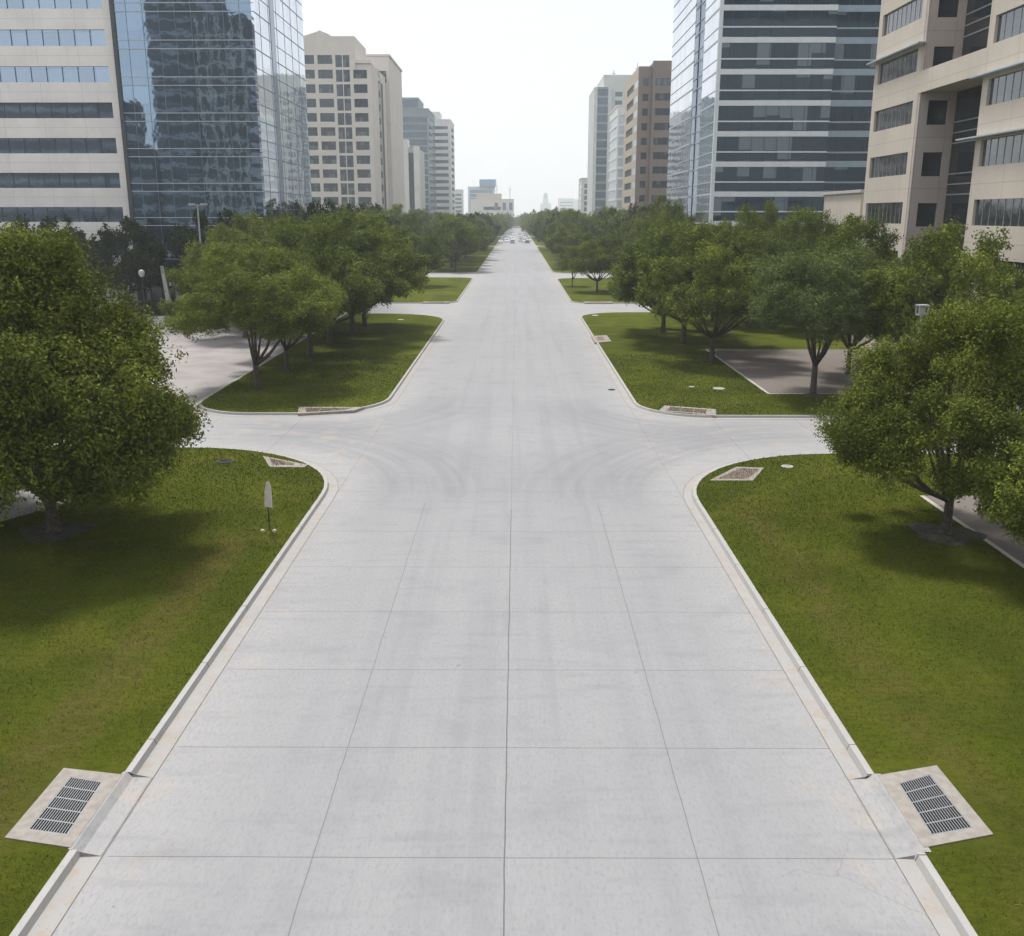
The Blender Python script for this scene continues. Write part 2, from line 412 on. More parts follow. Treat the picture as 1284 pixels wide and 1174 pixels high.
# grass blades (real tufts on the near lawns, thinning with distance)
def make_blades():
    rng = np.random.default_rng(5)
    P = []
    def inside(pts, poly):
        x, y = pts[:, 0], pts[:, 1]; r = np.zeros(len(pts), bool); n = len(poly)
        for i in range(n):
            (x0, y0), (x1, y1) = poly[i], poly[(i+1) % n]
            if y0 == y1: continue
            c = ((y0 > y) != (y1 > y)) & (x < (x1-x0)*(y-y0)/(y1-y0)+x0); r ^= c
        return r
    for poly, xr, yr, dens in ((lawns[0], (-24, XL), (12.5, 49.5), 330), (lawns[1], (XR, 23), (12.5, 48.5), 330),
                               (lawns[2], (-21, XL), (58, 84), 90), (lawns[3], (XR, 24), (57, 84), 90)):
        n = int(dens*(xr[1]-xr[0])*(yr[1]-yr[0])); p = np.stack([rng.uniform(*xr, n), rng.uniform(*yr, n)], 1)
        keep = inside(p, poly) & (np.abs(p[:, 0]) < p[:, 1]*.58+2.5)
        if dens > 100:
            keep &= (rng.random(n) < np.clip(24/p[:, 1], .35, 1))
        for bx in ((17.2, 31.4, 64.8, 87.4), (17.6, 30, 20, 40.2), (-40, -20.5, 34, 40.5), (-10.35, -8.6, 15.9, 18.95), (7.8, 9.75, 16.0, 19.2)):
            keep &= ~((p[:, 0] > bx[0]) & (p[:, 0] < bx[1]) & (p[:, 1] > bx[2]) & (p[:, 1] < bx[3]))
        P.append(p[keep])
    P = np.concatenate(P); n = len(P)
    far = np.clip(P[:, 1]/22, .9, 2.6)
    h = rng.uniform(.02, .065, n)*np.sqrt(far); w = rng.uniform(.006, .012, n)*far
    a = rng.uniform(0, 2*PI, n); lean = rng.normal(0, .035, (n, 2))
    v = np.zeros((n, 3, 3)); v[:, 0, 0] = P[:, 0]-np.cos(a)*w; v[:, 0, 1] = P[:, 1]-np.sin(a)*w
    v[:, 1, 0] = P[:, 0]+np.cos(a)*w; v[:, 1, 1] = P[:, 1]+np.sin(a)*w; v[:, :2, 2] = .135
    v[:, 2, 0] = P[:, 0]+lean[:, 0]; v[:, 2, 1] = P[:, 1]+lean[:, 1]; v[:, 2, 2] = .14+h
    me = bpy.data.meshes.new('grass'); me.vertices.add(3*n); me.vertices.foreach_set('co', v.ravel())
    me.loops.add(3*n); me.loops.foreach_set('vertex_index', np.arange(3*n, dtype=np.int32))
    me.polygons.add(n); me.polygons.foreach_set('loop_start', np.arange(0, 3*n, 3, dtype=np.int32)); me.polygons.foreach_set('loop_total', np.full(n, 3, dtype=np.int32))
    at = me.attributes.new('tone', 'FLOAT', 'FACE'); at.data.foreach_set('value', rng.random(n).astype(np.float32))
    me.materials.append(M['blade']); me.update(); me.validate()
    o = bpy.data.objects.new('grass', me); C.objects.link(o)
    tag(o, 'short mown green grass covering the lawns beside the road', 'grass', kind='stuff')
make_blades()

# ---------------------------------------------------------------- drains
def drain(name, collar, grate, label, z=.166, z_in=None, bars=15, crossbars=4, mat_g='steel', thick=.15, group=None, along=True):
    """collar, grate: four corners (road-near, road-far, lawn-far, lawn-near) order free but matching"""
    cx = sum(p[0] for p in collar)/4; cy = sum(p[1] for p in collar)/4
    t = thing(name, (cx, cy, z-thick), label, 'drain', group)
    c = MB()
    for i in range(4):
        j = (i+1) % 4
        A, B, D, E_ = collar[i], collar[j], grate[j], grate[i]
        c.face([(*A, z), (*B, z), (*D, z), (*E_, z)])
        c.face([(*A, z-thick), (*B, z-thick), (*B, z), (*A, z)])
        c.face([(*E_, z), (*D, z), (*D, z-.02), (*E_, z-.02)])
    c.build('collar', M['collar'], t)
    p = MB(); p.face([(*q, z-.0205) for q in grate]); p.build('pit', M['pit'] if mat_g == 'steel' else M['rustpit'], t)  # shallow sheet; under steel bars the pit's shade is put into its colour
    g = MB(); G = [Vector(q) for q in grate]
    def lerp(u, v): return (G[0]*(1-u)+G[1]*u)*(1-v)+(G[3]*(1-u)+G[2]*u)*v
    def bar(u0, v0, u1, v1, w, zt, zb):
        a, b = lerp(u0, v0), lerp(u1, v1); d = (b-a).normalized(); nrm = Vector((-d.y, d.x))*w
        g.prism([a-nrm, b-nrm, b+nrm, a+nrm] if True else None, zb, zt)
    for k in range(bars): 
        v = (k+.5)/bars; bar(.01, v, .99, v, (.0085 if mat_g == 'steel' else .012), z-.005, z-.013)
    g.build('grate', M[mat_g], t)
    g = MB()
    for k in range(crossbars+2): 
        u = min(max(k/(crossbars+1), .008), .992); bar(u, .0, u, 1, .017, z-.002, z-.016)
    for v in (.012, .988): bar(0, v, 1, v, .012, z-.003, z-.016)
    g.build('grate_frame', M['steel'] if mat_g == 'steel' else M[mat_g], t)
    return t
drain('storm_drain', [(-8.62, 16.0), (-8.62, 18.5), (-10.02, 18.75), (-10.06, 16.3)],
      [(-8.86, 16.38), (-8.93, 18.22), (-9.72, 18.42), (-9.74, 16.55)], 'large steel grated storm drain in tan concrete left of the road in the foreground')
drain('storm_drain', [(7.9, 16.08), (7.9, 18.55), (9.36, 18.95), (9.44, 16.5)],
      [(8.2, 16.46), (8.24, 18.25), (9.06, 18.6), (9.14, 16.7)], 'large steel grated storm drain in tan concrete right of the road in the foreground')
for s, x0, x1 in ((-1, -8.03, -8.655), (1, 7.32, 7.995)):
    xm = -8.58 if s < 0 else 7.83
    xk = x0+(xm-x0)*.72
    b = MB(); b.face([(x0, 15.95, .012), (xk, 15.95, .04), (xk, 18.62, .04), (x0, 18.62, .012)]); b.face([(xk, 15.95, .04), (xm, 15.95, .158), (xm, 18.62, .158), (xk, 18.62, .04)])
    b.face([(xm, 15.95, .158), (x1, 15.95, .158), (x1, 18.62, .158), (xm, 18.62, .158)])
    b.face([(x0, 15.95, 0), (x1, 15.95, 0), (x1, 15.95, .15), (x0, 15.95, .012)])
    b.face([(x0, 18.62, 0), (x1, 18.62, 0), (x1, 18.62, .15), (x0, 18.62, .012)])
    b.build('apron', M['road'])['kind'] = 'structure'
far = [([(-13.5, 57.9), (-10.2, 58.9), (-9.7, 60.0), (-13.9, 60.0)], [(-13.1, 58.3), (-10.8, 58.95), (-10.4, 59.7), (-13.4, 59.7)], 'brown grated kerb inlet at the crossing corner of the left tree lawn'),
       ([(8.9, 58.9), (12.2, 57.4), (12.6, 59.4), (9.5, 60.6)], [(9.4, 58.95), (11.7, 57.95), (12.0, 59.2), (9.8, 60.2)], 'brown grated kerb inlet at the crossing corner of the right tree lawn'),
       ([(7.5, 92), (7.55, 97.2), (9.2, 98), (9.2, 93)], [(7.9, 93.4), (7.95, 96.4), (8.7, 96.8), (8.7, 93.8)], 'small pale kerb inlet along the straight right kerb past the crossing'),
       ([(-12.9, 47.15), (-10.25, 45.4), (-10.3, 44.9), (-12.0, 44.95)], [(-12.45, 46.7), (-11.0, 45.7), (-10.85, 45.25), (-12.0, 45.35)], 'brown kerb inlet on the rounded corner of the lawn with the sign'),
       ([(8.9, 42.6), (10.7, 45.1), (12.0, 44.9), (10.9, 42.6)], [(9.25, 42.85), (10.85, 44.85), (11.75, 44.65), (10.75, 42.85)], 'brown kerb inlet on the rounded corner of the near right lawn'),
       ([(-13.2, 135.6), (-9.5, 135.6), (-9.5, 137.2), (-13.2, 137.2)], [(-12.5, 136), (-10.2, 136), (-10.2, 136.8), (-12.5, 136.8)], 'pale kerb inlet beyond the second crossing on the left'),
       ([(9.5, 135.4), (13.5, 135.4), (13.5, 137.2), (9.5, 137.2)], [(10.2, 136), (12.8, 136), (12.8, 136.7), (10.2, 136.7)], 'pale kerb inlet beyond the second crossing on the right')]
for c_, g_, l_ in far: drain('kerb_inlet', c_, g_, l_, z=.17, bars=10, crossbars=2, mat_g='rustgrate', thick=.165)

def cover(x, y, r, mat, label, z=.15, name='utility_cover', sy=1.):
    t = thing(name, (x, y, z), label, 'cover')
    b = MB(); b.lathe([(0, z+.03), (r*.8, z+.03), (r*.8, z+.02)], x, y, 20); o = b.build('lid', mat, t)
    b = MB(); b.lathe([(r*.8, z+.035), (r, z+.03), (r*1.03, z-.02)], x, y, 20); b.build('rim', M['stone'] if mat != M['pit'] else M['darkmetal'], t)
cover(-14.5, 46.1, .42, M['pit'], 'dark round manhole in the left lawn near the crossing', name='manhole')
cover(13.2, 45.2, .28, M['collar'], 'small tan round cover in the near right lawn by the crossing')
cover(14.3, 66.9, .42, M['whiteplastic'], 'white flat cover in the right lawn before the brick pavement')
cover(6.75, 67.2, .26, M['pit'], 'small dark drain cover at the right edge of the road', z=.0, name='manhole')
cover(12.5, 67.6, .2, M['whiteplastic'], 'tiny white cover in the grass left of the larger white one')
cover(-13.6, 113, .35, M['stone'], 'pale cover on the left lawn near the far kerb corner')
cover(9.6, 118, .4, M['stone'], 'pale cover at the far corner of the right lawn')

# ---------------------------------------------------------------- small street things
def road_sign():
    x, y = -9.62, 35.4
    t = thing('road_sign', (x, y, .14), 'pale narrow sign seen nearly edge-on on a thin green post', 'sign')
    b = MB(); b.tube([(x, y, .14), (x+.01, y, 2.05)], .03, 8); b.build('post', M['greenpost'], t)
    b = MB()       # blade seen from the side: tapered top
    w = [(-.16, .95), (.14, .93), (.15, 1.45), (.13, 1.8), (.05, 2.0), (-.03, 1.97), (-.11, 1.6)]
    ca, sa = math.cos(.15), math.sin(.15)
    fr = [(x+.03+u*ca, y-.05-u*sa, z+.14) for u, z in w]; bk = [(p[0]+.012, p[1]+.025, p[2]) for p in fr]
    b.face(fr); b.face(bk[::-1])
    for i in range(len(w)):
        j = (i+1) % len(w); b.face([fr[i], bk[i], bk[j], fr[j]])
    b.build('sign_plate', M['signback'], t)
    for dx in (-.25, .22):
        b = MB(); b.lathe([(0, .2), (.06, .19), (.09, .14)], x+dx, y-.1, 8); b.build('footing', M['stone'], t)
road_sign()
def globe_lamp(x, y, h, label, mat='darkmetal'):
    t = thing('street_lamp', (x, y, 0), label, 'lamp')
    b = MB(); b.tube([(x, y, 0), (x, y, .9), (x, y, 1.), (x, y, h)], [.14, .12, .07, .05], 10); b.build('pole', M[mat], t)
    b = MB(); b.lathe([(.05, h), (.18, h+.05), (.28, h+.25), (.3, h+.42), (.25, h+.6), (.1, h+.7), (0, h+.72)], x, y, 14); b.build('globe', M['lampglass'], t, True)
globe_lamp(-37, 96, 6.1, 'street lamp with a pale round globe on a dark pole at the left plaza')
t = thing('street_lamp', (-36.2, 112.3, 0), 'tall pale pole with twin flat lamp heads before the left glass tower', 'lamp')
b = MB(); b.tube([(-36.2, 112.3, 0), (-36.2, 112.3, 13.2)], [.16, .08], 10); b.tube([(-36.9, 112.3, 13.1), (-35.5, 112.3, 13.1)], .05, 6); b.build('pole', M['galv'], t)
for dx in (-.85, .55):
    b = MB(); b.box(-36.2+dx-.15, -36.2+dx+.55, 112.1, 112.5, 13.08, 13.3); b.build('lamp_head', M['galv'], t)
t = thing('street_lamp', (21.5, 51.3, .14), 'square lantern lamp rising between the two nearest right trees', 'lamp')
b = MB(); b.tube([(21.5, 51.3, .14), (21.5, 51.3, 6.9)], [.1, .07], 8); b.build('pole', M['galv'], t)
b = MB(); b.box(21.22, 21.78, 51.02, 51.58, 7.35, 7.42); b.box(21.25, 21.75, 51.05, 51.55, 6.87, 6.92)
for dx in (-.22, .22):
    for dy in (-.22, .22): b.box(21.5+dx-.03, 21.5+dx+.03, 51.3+dy-.03, 51.3+dy+.03, 6.92, 7.35)
b.build('lantern_frame', M['galv'], t)
b = MB(); b.lathe([(.05, 6.92), (.18, 6.95), (.2, 7.3), (.05, 7.34)], 21.5, 51.3, 10); b.build('lamp_glass', M['lampglass'], t)
t = thing('utility_post', (27.2, 51.0, .14), 'pale plain post at the right edge of the frame among the trees', 'post')
b = MB(); b.tube([(27.2, 51, .14), (27.2, 51, 7.1), (27.2, 51, 7.25)], [.16, .16, .1], 10); b.build('shaft', M['stone'], t)
b = MB(); b.lathe([(.2, .14), (.2, .24), (.28, .24), (.28, .14)], 27.2, 51, 10); b.build('base', M['stone'], t)
t = thing('signpost', (-17.0, 44.9, .14), 'thin dark signpost standing under the big left tree', 'sign')
b = MB(); b.tube([(-17, 44.9, .14), (-17, 44.9, 3.0)], .05, 8); b.build('post', M['darkmetal'], t)
b = MB(); b.box(-17.3, -16.7, 44.93, 44.96, 2.4, 3.0); b.build('sign_plate', M['galv'], t)
t = thing('low_wall', (-38, 107.5, 0), 'dark low wall with a pale end block on the left plaza', 'wall')
b = MB(); b.box(-39.3, -34, 107.3, 107.8, .0, .95); b.build('panel', M['navy'], t)
b = MB(); b.box(-40.1, -39.31, 107.2, 107.9, 0, 1.0); b.build('end_block', M['stone'], t)
t = thing('monument', (-43.6, 121, 0), 'pale leaning stone slab sculpture in front of dark trees', 'sculpture')
b = MB()
for z0, z1 in ((0, 5.9),):
    f0 = [(-43.7, 120.8), (-43.1, 120.8), (-43.1, 121.3), (-43.7, 121.3)]
    f1 = [(-44.25, 120.9), (-43.85, 120.9), (-43.85, 121.2), (-44.25, 121.2)]
    n = len(b.v); b.v += [(*p, z0) for p in f0]+[(*p, z1) for p in f1]
    for i in range(4): j = (i+1) % 4; b.f.append((n+i, n+j, n+4+j, n+4+i)); b.m.append(0)
    b.f.append((n+4, n+5, n+6, n+7)); b.m.append(0)
b.build('slab', M['stone'], t)
b = MB(); b.box(-43.3, -42.1, 120.95, 121.25, 3.5, 3.9); b.build('arm', M['galv'], t)

# ---------------------------------------------------------------- trees
def crown_mesh(name, seed, n1, n2, n3, leaf, mat, flatb=.62, arms=0, rag=1., tall=1., cone=0.):
    """crown of radius ~1 (x,y) and height ~1.55 (z 0..), leaves kept at absolute size by later scale ~6"""
    rng = np.random.default_rng(seed); S = 6.
    # level 1: boughs
    th = rng.uniform(0, 2*PI, n1); u = rng.random(n1)**.75
    ph = np.arccos(1-1.62*u)                                           # from top to below the equator
    rr = rng.uniform(.62, .87, n1)
    rr[: n1//5] *= .55
    zc = np.cos(ph); rad = np.where(zc > 0, np.sqrt(np.clip(1-zc*zc, 0, 1)), 1-.38*np.abs(zc)**1.3)
    c1 = np.stack([rr*rad*np.cos(th), rr*rad*np.sin(th), rr*zc*np.where(zc > 0, .80, flatb)], 1)
    c1[:, :2] *= 1+.12*np.sin(2*th+seed)[:, None]
    r1 = rng.uniform(.10, .27, n1)*rag
    if arms:                                                           # boughs that reach out of the dome
        k = np.arange(arms); ta = k*2.4+rng.uniform(-.3, .3, arms); za = rng.uniform(-.4, .62, arms)
        ra = rng.uniform(.80, 1.04, arms)*np.where(za > 0, np.sqrt(1-za*za*.9), .95)
        c1[:arms] = np.stack([ra*np.cos(ta), ra*np.sin(ta), za*.8], 1); r1[:arms] = rng.uniform(.10, .19, arms)
        c1[arms:arms+arms//3] = np.stack([rng.uniform(-.4, .4, arms//3), rng.uniform(-.4, .4, arms//3), rng.uniform(.62, .76, arms//3)], 1); r1[arms:arms+arms//3] = .16
    c1[:, :2] *= (1-cone*np.clip(c1[:, 2], -.3, 1))[:, None]
    c1[:, 2] *= np.where(c1[:, 2] > 0, tall, 1)
    # level 2: twigs clumps
    d = rng.normal(0, 1, (n1, n2, 3)); d /= np.linalg.norm(d, axis=2, keepdims=True); d[:, :, 2] = d[:, :, 2]*.75+.08
    c2 = c1[:, None, :]+d*r1[:, None, None]*rng.uniform(.4, 1.22, (n1, n2, 1))
    # a few long shoots break the outline
    r2 = rng.uniform(.045, .085, (n1, n2))
    e = rng.normal(0, 1, (n1, n2, n3, 3)); e /= np.linalg.norm(e, axis=3, keepdims=True)
    q = c2[:, :, None, :]+e*(r2[:, :, None, None]*rng.uniform(.35, 1.25, (n1, n2, n3, 1)))
    tone = np.clip(.48+rng.normal(0, .15, (n1, 1, 1))+rng.normal(0, .13, (n1, n2, 1))+rng.normal(0, .09, (n1, n2, n3)), 0, 1)
    p = q.reshape(-1, 3)*S; tone = tone.ravel(); n = len(p)
    nrm = e.reshape(-1, 3)*.7+rng.normal(0, .6, (n, 3))+np.array([0, 0, .55]); nrm /= np.linalg.norm(nrm, axis=1, keepdims=True)
    a = np.cross(nrm, rng.normal(0, 1, (n, 3))); a /= np.linalg.norm(a, axis=1, keepdims=True); b = np.cross(nrm, a)
    L = (leaf*rng.uniform(.6, 1.35, n))[:, None]; W = L*.42
    v = np.stack([p-a*L, p+b*W-nrm*L*.12, p+a*L, p-b*W-nrm*L*.12], 1)/S
    v[:, :, 2] += flatb*.95
    me = bpy.data.meshes.new(name); me.vertices.add(4*n); me.vertices.foreach_set('co', v.ravel())
    me.loops.add(4*n); me.loops.foreach_set('vertex_index', np.arange(4*n, dtype=np.int32))
    me.polygons.add(n); me.polygons.foreach_set('loop_start', np.arange(0, 4*n, 4, dtype=np.int32)); me.polygons.foreach_set('loop_total', np.full(n, 4, dtype=np.int32))
    at = me.attributes.new('tone', 'FLOAT', 'FACE'); at.data.foreach_set('value', tone.astype(np.float32))
    me.materials.append(M[mat]); me.update(); me.validate()
    me['c1'] = [float(t) for t in (c1+np.array([0, 0, flatb*.95])).ravel()]
    me['zr'] = [float(v[:, :, 2].min()), float(v[:, :, 2].max())]
    return me
def trunk_mesh(name, crown, seed, h0=.42, r=.036, fork=.55, lean=0., nb=9):
    """trunk in crown units: the crown sits at z = h0.."""
    rn = random.Random(seed); b = MB(); c1 = crown['c1']; c1 = [Vector(c1[i:i+3])+Vector((0, 0, h0)) for i in range(0, len(c1), 3)]
    fz = (h0+.25)*fork; top = Vector((lean, 0, fz))
    b.tube([(0, 0, -.01), (0, 0, .03), (lean*.4, 0, fz*.5), top], [r*1.55, r*1.12, r, r*.92], 10)
    pick = rn.sample(c1, min(nb, len(c1)))
    for p in pick:
        out = Vector((p.x, p.y, 0)); mid = top.lerp(p, .45)+Vector((0, 0, -.06))
        st = top+Vector((0, 0, -.03))
        b.tube([st, st.lerp(mid, .5)+Vector((p.x*.05, p.y*.05, 0)), mid, mid.lerp(p, .55)+Vector((0, 0, .03)), p], [r*.62, r*.5, r*.36, r*.2, r*.08], 6)
    me_o = b.build(name, M['bark']); me = me_o.data; me.polygons.foreach_set('use_smooth', [True]*len(me.polygons))
    bpy.data.objects.remove(me_o); return me

CR = {}
def variant(key, seed, n1, n2, n3, leaf, mat, h0=.42, **kw):
    tk = {k: kw.pop(k) for k in ('fork', 'lean', 'nb', 'r') if k in kw}
    c = crown_mesh('crown_'+mat, seed, n1, n2, n3, leaf, mat, **kw); CR[key] = (c, trunk_mesh('trunk', c, seed, h0, **tk), h0)
variant('nearL', 11, 175, 36, 58, .074, 'leaf_near', .14, nb=12, rag=.82, arms=34, cone=.30)
variant('nearR', 12, 128, 36, 54, .074, 'leaf_near', .30, nb=12, rag=.82, arms=30, cone=.34)
variant('nearE', 13, 90, 28, 36, .10, 'leaf_light', .25, nb=8, arms=14)
variant('young', 21, 110, 28, 34, .095, 'leaf_light', .60, fork=.42, nb=7, r=.036, arms=10)
variant('greyish', 22, 120, 28, 36, .085, 'leaf_grey', .54, fork=.5, nb=8, r=.036)
variant('oakA', 31, 100, 26, 32, .115, 'leaf_oak', .40, arms=12)
variant('oakB', 32, 100, 26, 32, .115, 'leaf_oak', .42, arms=12)
variant('oakC', 33, 100, 26, 32, .115, 'leaf_light', .40, arms=12)
variant('oakD', 36, 100, 26, 32, .115, 'leaf_oak', .34, arms=16, tall=1.15, rag=.9)
variant('oakE', 37, 100, 26, 32, .115, 'leaf_grey', .40, arms=14, tall=.9)
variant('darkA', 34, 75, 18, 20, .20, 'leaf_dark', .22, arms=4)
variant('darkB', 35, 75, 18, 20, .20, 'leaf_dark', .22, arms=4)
variant('farA', 41, 90, 16, 16, .26, 'leaf_oak', .12, rag=.85)
variant('farB', 42, 90, 16, 16, .26, 'leaf_dark', .12, rag=.85)
variant('farC', 43, 90, 16, 16, .26, 'leaf_light', .12, rag=.85)

def tree(key, x, y, r, h, label, group=None, rot=None, z=.12, dx=0, dy=0, name='tree'):
    c, tr, h0 = CR[key]; zmax = h0+c['zr'][1]
    t = thing(name, (x, y, z), label, 'tree', group)
    t.rotation_euler[2] = rot if rot is not None else random.Random(int(x*31+y*17)).uniform(0, 6.28)
    sz = h/zmax
    for nm, me in (('trunk', tr), ('crown', c)):
        o = bpy.data.objects.new(nm, me); C.objects.link(o); o.parent = t; o.scale = (r, r, sz)
        if nm == 'trunk': pass
        else:
            o.location = (dx, dy, h0*sz)
            if dx or dy:
                v = Matrix.Rotation(-t.rotation_euler[2], 3, 'Z') @ Vector((dx, dy, 0)); o.location = (v.x, v.y, h0*sz)
    return t

tree('nearL', -17.9, 35.1, 6.4, 11.9, 'huge full oak filling the left edge, its trunk on the near left lawn', rot=1.2, dx=-.9)
tree('nearR', -25.6, 37.5, 5.2, 9.5, 'oak cut by the left edge of the frame behind the huge foreground oak', rot=.3)
tree('nearR', 16.5, 35.0, 4.7, 9.3, 'large dark oak on the near right lawn beside the brick pavement', rot=2.4, dx=.2)
tree('nearE', 18.7, 30.0, 3.5, 6.6, 'lower bright oak cut by the right edge of the frame in the foreground', rot=0.)
tree('young', -18.5, 67.4, 5.9, 10.3, 'young light green oak with a forked trunk at the head of the left row', rot=.5)
G1 = 'oaks in the left row past the crossing'
ordn = ['second', 'third', 'fourth', 'fifth', 'sixth', 'seventh', 'eighth', 'ninth', 'tenth', 'eleventh', 'twelfth', 'thirteenth', 'fourteenth', 'fifteenth', 'sixteenth', 'seventeenth', 'eighteenth', 'nineteenth', 'twentieth']
for i, (x, y, r, h, k) in enumerate([(-18.1, 74.9, 4.9, 10.0, 'oakC'), (-17.9, 82.8, 6.2, 12.0, 'oakA'), (-17.7, 90.7, 6.8, 12.6, 'oakD'), (-16.9, 98.8, 7.2, 12.4, 'oakB'), (-16.8, 106.2, 6.6, 11.6, 'oakC')]):
    tree(k, x, y, r, h, 'dense oak, %s from the crossing in the left row on the mown lawn' % ordn[i], G1)
for i, (x, y, r, h) in enumerate([(-27.5, 97, 5.6, 12.0), (-28, 107, 5.8, 12.6), (-25.5, 114, 5.6, 12.6)]):
    tree(('oakC', 'oakB', 'oakA')[i], x, y, r, h, 'oak behind the left lawn row at the plaza edge, %s one going away' % ('nearest', 'middle', 'farthest')[i], 'oaks at the plaza edge behind the left row', z=0)
tree('greyish', 20.3, 64.8, 5.7, 10.6, 'grey green willow-like oak with a forked trunk beside the brick pavement', rot=1.9)
tree('oakC', 16.4, 80.2, 6.0, 11.6, 'full bright oak on the right lawn, nearest in its row', rot=.8)
tree('oakB', 15.9, 91.4, 6.8, 11.7, 'dense oak on the right lawn, second in its row', rot=2.2)
tree('oakD', 15.4, 101, 6.0, 11.0, 'dense oak on the right lawn, farthest in its row', rot=4)
tree('oakC', 27.0, 60.6, 5.4, 11.9, 'yellow green oak in front of the beige precast building at the right edge', rot=1)
tree('oakD', 25.6, 73.5, 4.8, 12.2, 'dark green oak rising behind the grey green tree, left of the beige precast building', rot=2)
tree('oakB', 30, 101, 5.0, 13.1, 'oak below the pale roof box between the right glass tower and the beige building')
tree('oakC', 25.6, 106, 4.0, 13.9, 'round oak top in front of the middle of the right glass tower', rot=3)
tree('oakC', 22.5, 111, 5.2, 11.8, 'light oak beside the corner of the right glass tower')
tree('oakB', 30.5, 114, 5, 12.2, 'oak at the foot of the right glass tower, right of the round oak top')
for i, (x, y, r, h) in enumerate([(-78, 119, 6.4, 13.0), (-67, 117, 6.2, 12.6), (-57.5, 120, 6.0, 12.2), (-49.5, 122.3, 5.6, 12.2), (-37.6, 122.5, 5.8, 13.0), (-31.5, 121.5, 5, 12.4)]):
    tree('darkA' if i % 2 else 'darkB', x, y, r, h, 'dark shaded oak below the left office building, %s from the left' % ('first', 'second', 'third', 'fourth', 'fifth', 'sixth')[i], 'shaded oaks at the foot of the left building', z=0)  # shade on these oaks is put into the dark leaf colour
for i, (x, y, r, h) in enumerate([(-48, 119.8, 1.9, 2.6), (-45, 119.5, 2.0, 2.5), (-41.5, 119.5, 2.2, 2.4), (-38, 119.6, 2.0, 2.6)]):
    tree('darkA', x, y, r, h, 'low dark clipped shrub in front of the leaning stone slab', 'dark shrubs before the leaning slab', z=-.5, name='shrub')
# second block
tree('oakB', -16.3, 168, 4.5, 9.3, 'lone round oak on the left lawn of the second block')
tree('oakC', 12.9, 155.7, 5.0, 9.6, 'round oak on the right lawn of the second block, left one of a pair', rot=.4)
tree('oakB', 17.5, 158.5, 5.2, 10.0, 'round oak on the right lawn of the second block, right one of a pair', rot=.9)
tree('young', 9.6, 168, 2.4, 7.0, 'slim young tree on bare stem left of the paired oaks')
tree('oakC', 12.2, 224, 6.0, 10.6, 'bright round oak beyond the third crossing on the right')
tree('oakC', 21.2, 141, 3.9, 15.2, 'tall bright tree left of the right glass tower foot')
tree('oakB', 26, 150, 5, 13, 'oak behind the tall bright tree by the right glass tower')
rnd = random.Random(77)
def rowtrees(side, x0, ys, keys, rr, hh, rowname, jx=1.2):
    for i, y in enumerate(ys):
        x = x0+rnd.uniform(-jx, jx); r = rnd.uniform(*rr); h = rnd.uniform(*hh)
        tree(keys[i % len(keys)], x, y+rnd.uniform(-2, 2), r, h,
             '%s oak of %s' % ((['first']+ordn)[i], rowname), 'oaks in '+rowname)
rowtrees(-1, -14.2, [214, 227, 241, 256, 272, 290, 309, 328, 348, 368], ['oakB', 'oakE', 'darkA', 'farA', 'oakD', 'farB'], (6.2, 7.8), (11.2, 14.2), 'the far left kerb row')
rowtrees(1, 13.8, [238, 252, 267, 283, 300, 318, 337, 357], ['oakE', 'oakB', 'farC', 'farA', 'farB'], (6.2, 7.6), (11.2, 14.2), 'the far right kerb row')
rowtrees(-1, -28, [150, 165, 181, 197, 216, 236, 258, 282], ['darkB', 'oakB', 'darkA'], (6.5, 7.8), (12, 15), 'the row behind the left kerb oaks', 2)
rowtrees(-1, -41, [172, 192, 214, 238, 262], ['darkB', 'darkA'], (6.5, 7.5), (13, 14), 'the back row below the tan tower', 2)
rowtrees(1, 25.5, [184, 203, 222, 243, 266, 288], ['oakB', 'darkB', 'farA'], (6.2, 7.6), (12, 15), 'the row behind the right kerb oaks', 2)
rowtrees(1, 34, [178, 200, 226, 252, 275], ['oakC', 'darkB', 'oakB'], (5.5, 6.2), (12.5, 13.5), 'the back row below the brown building', 1)

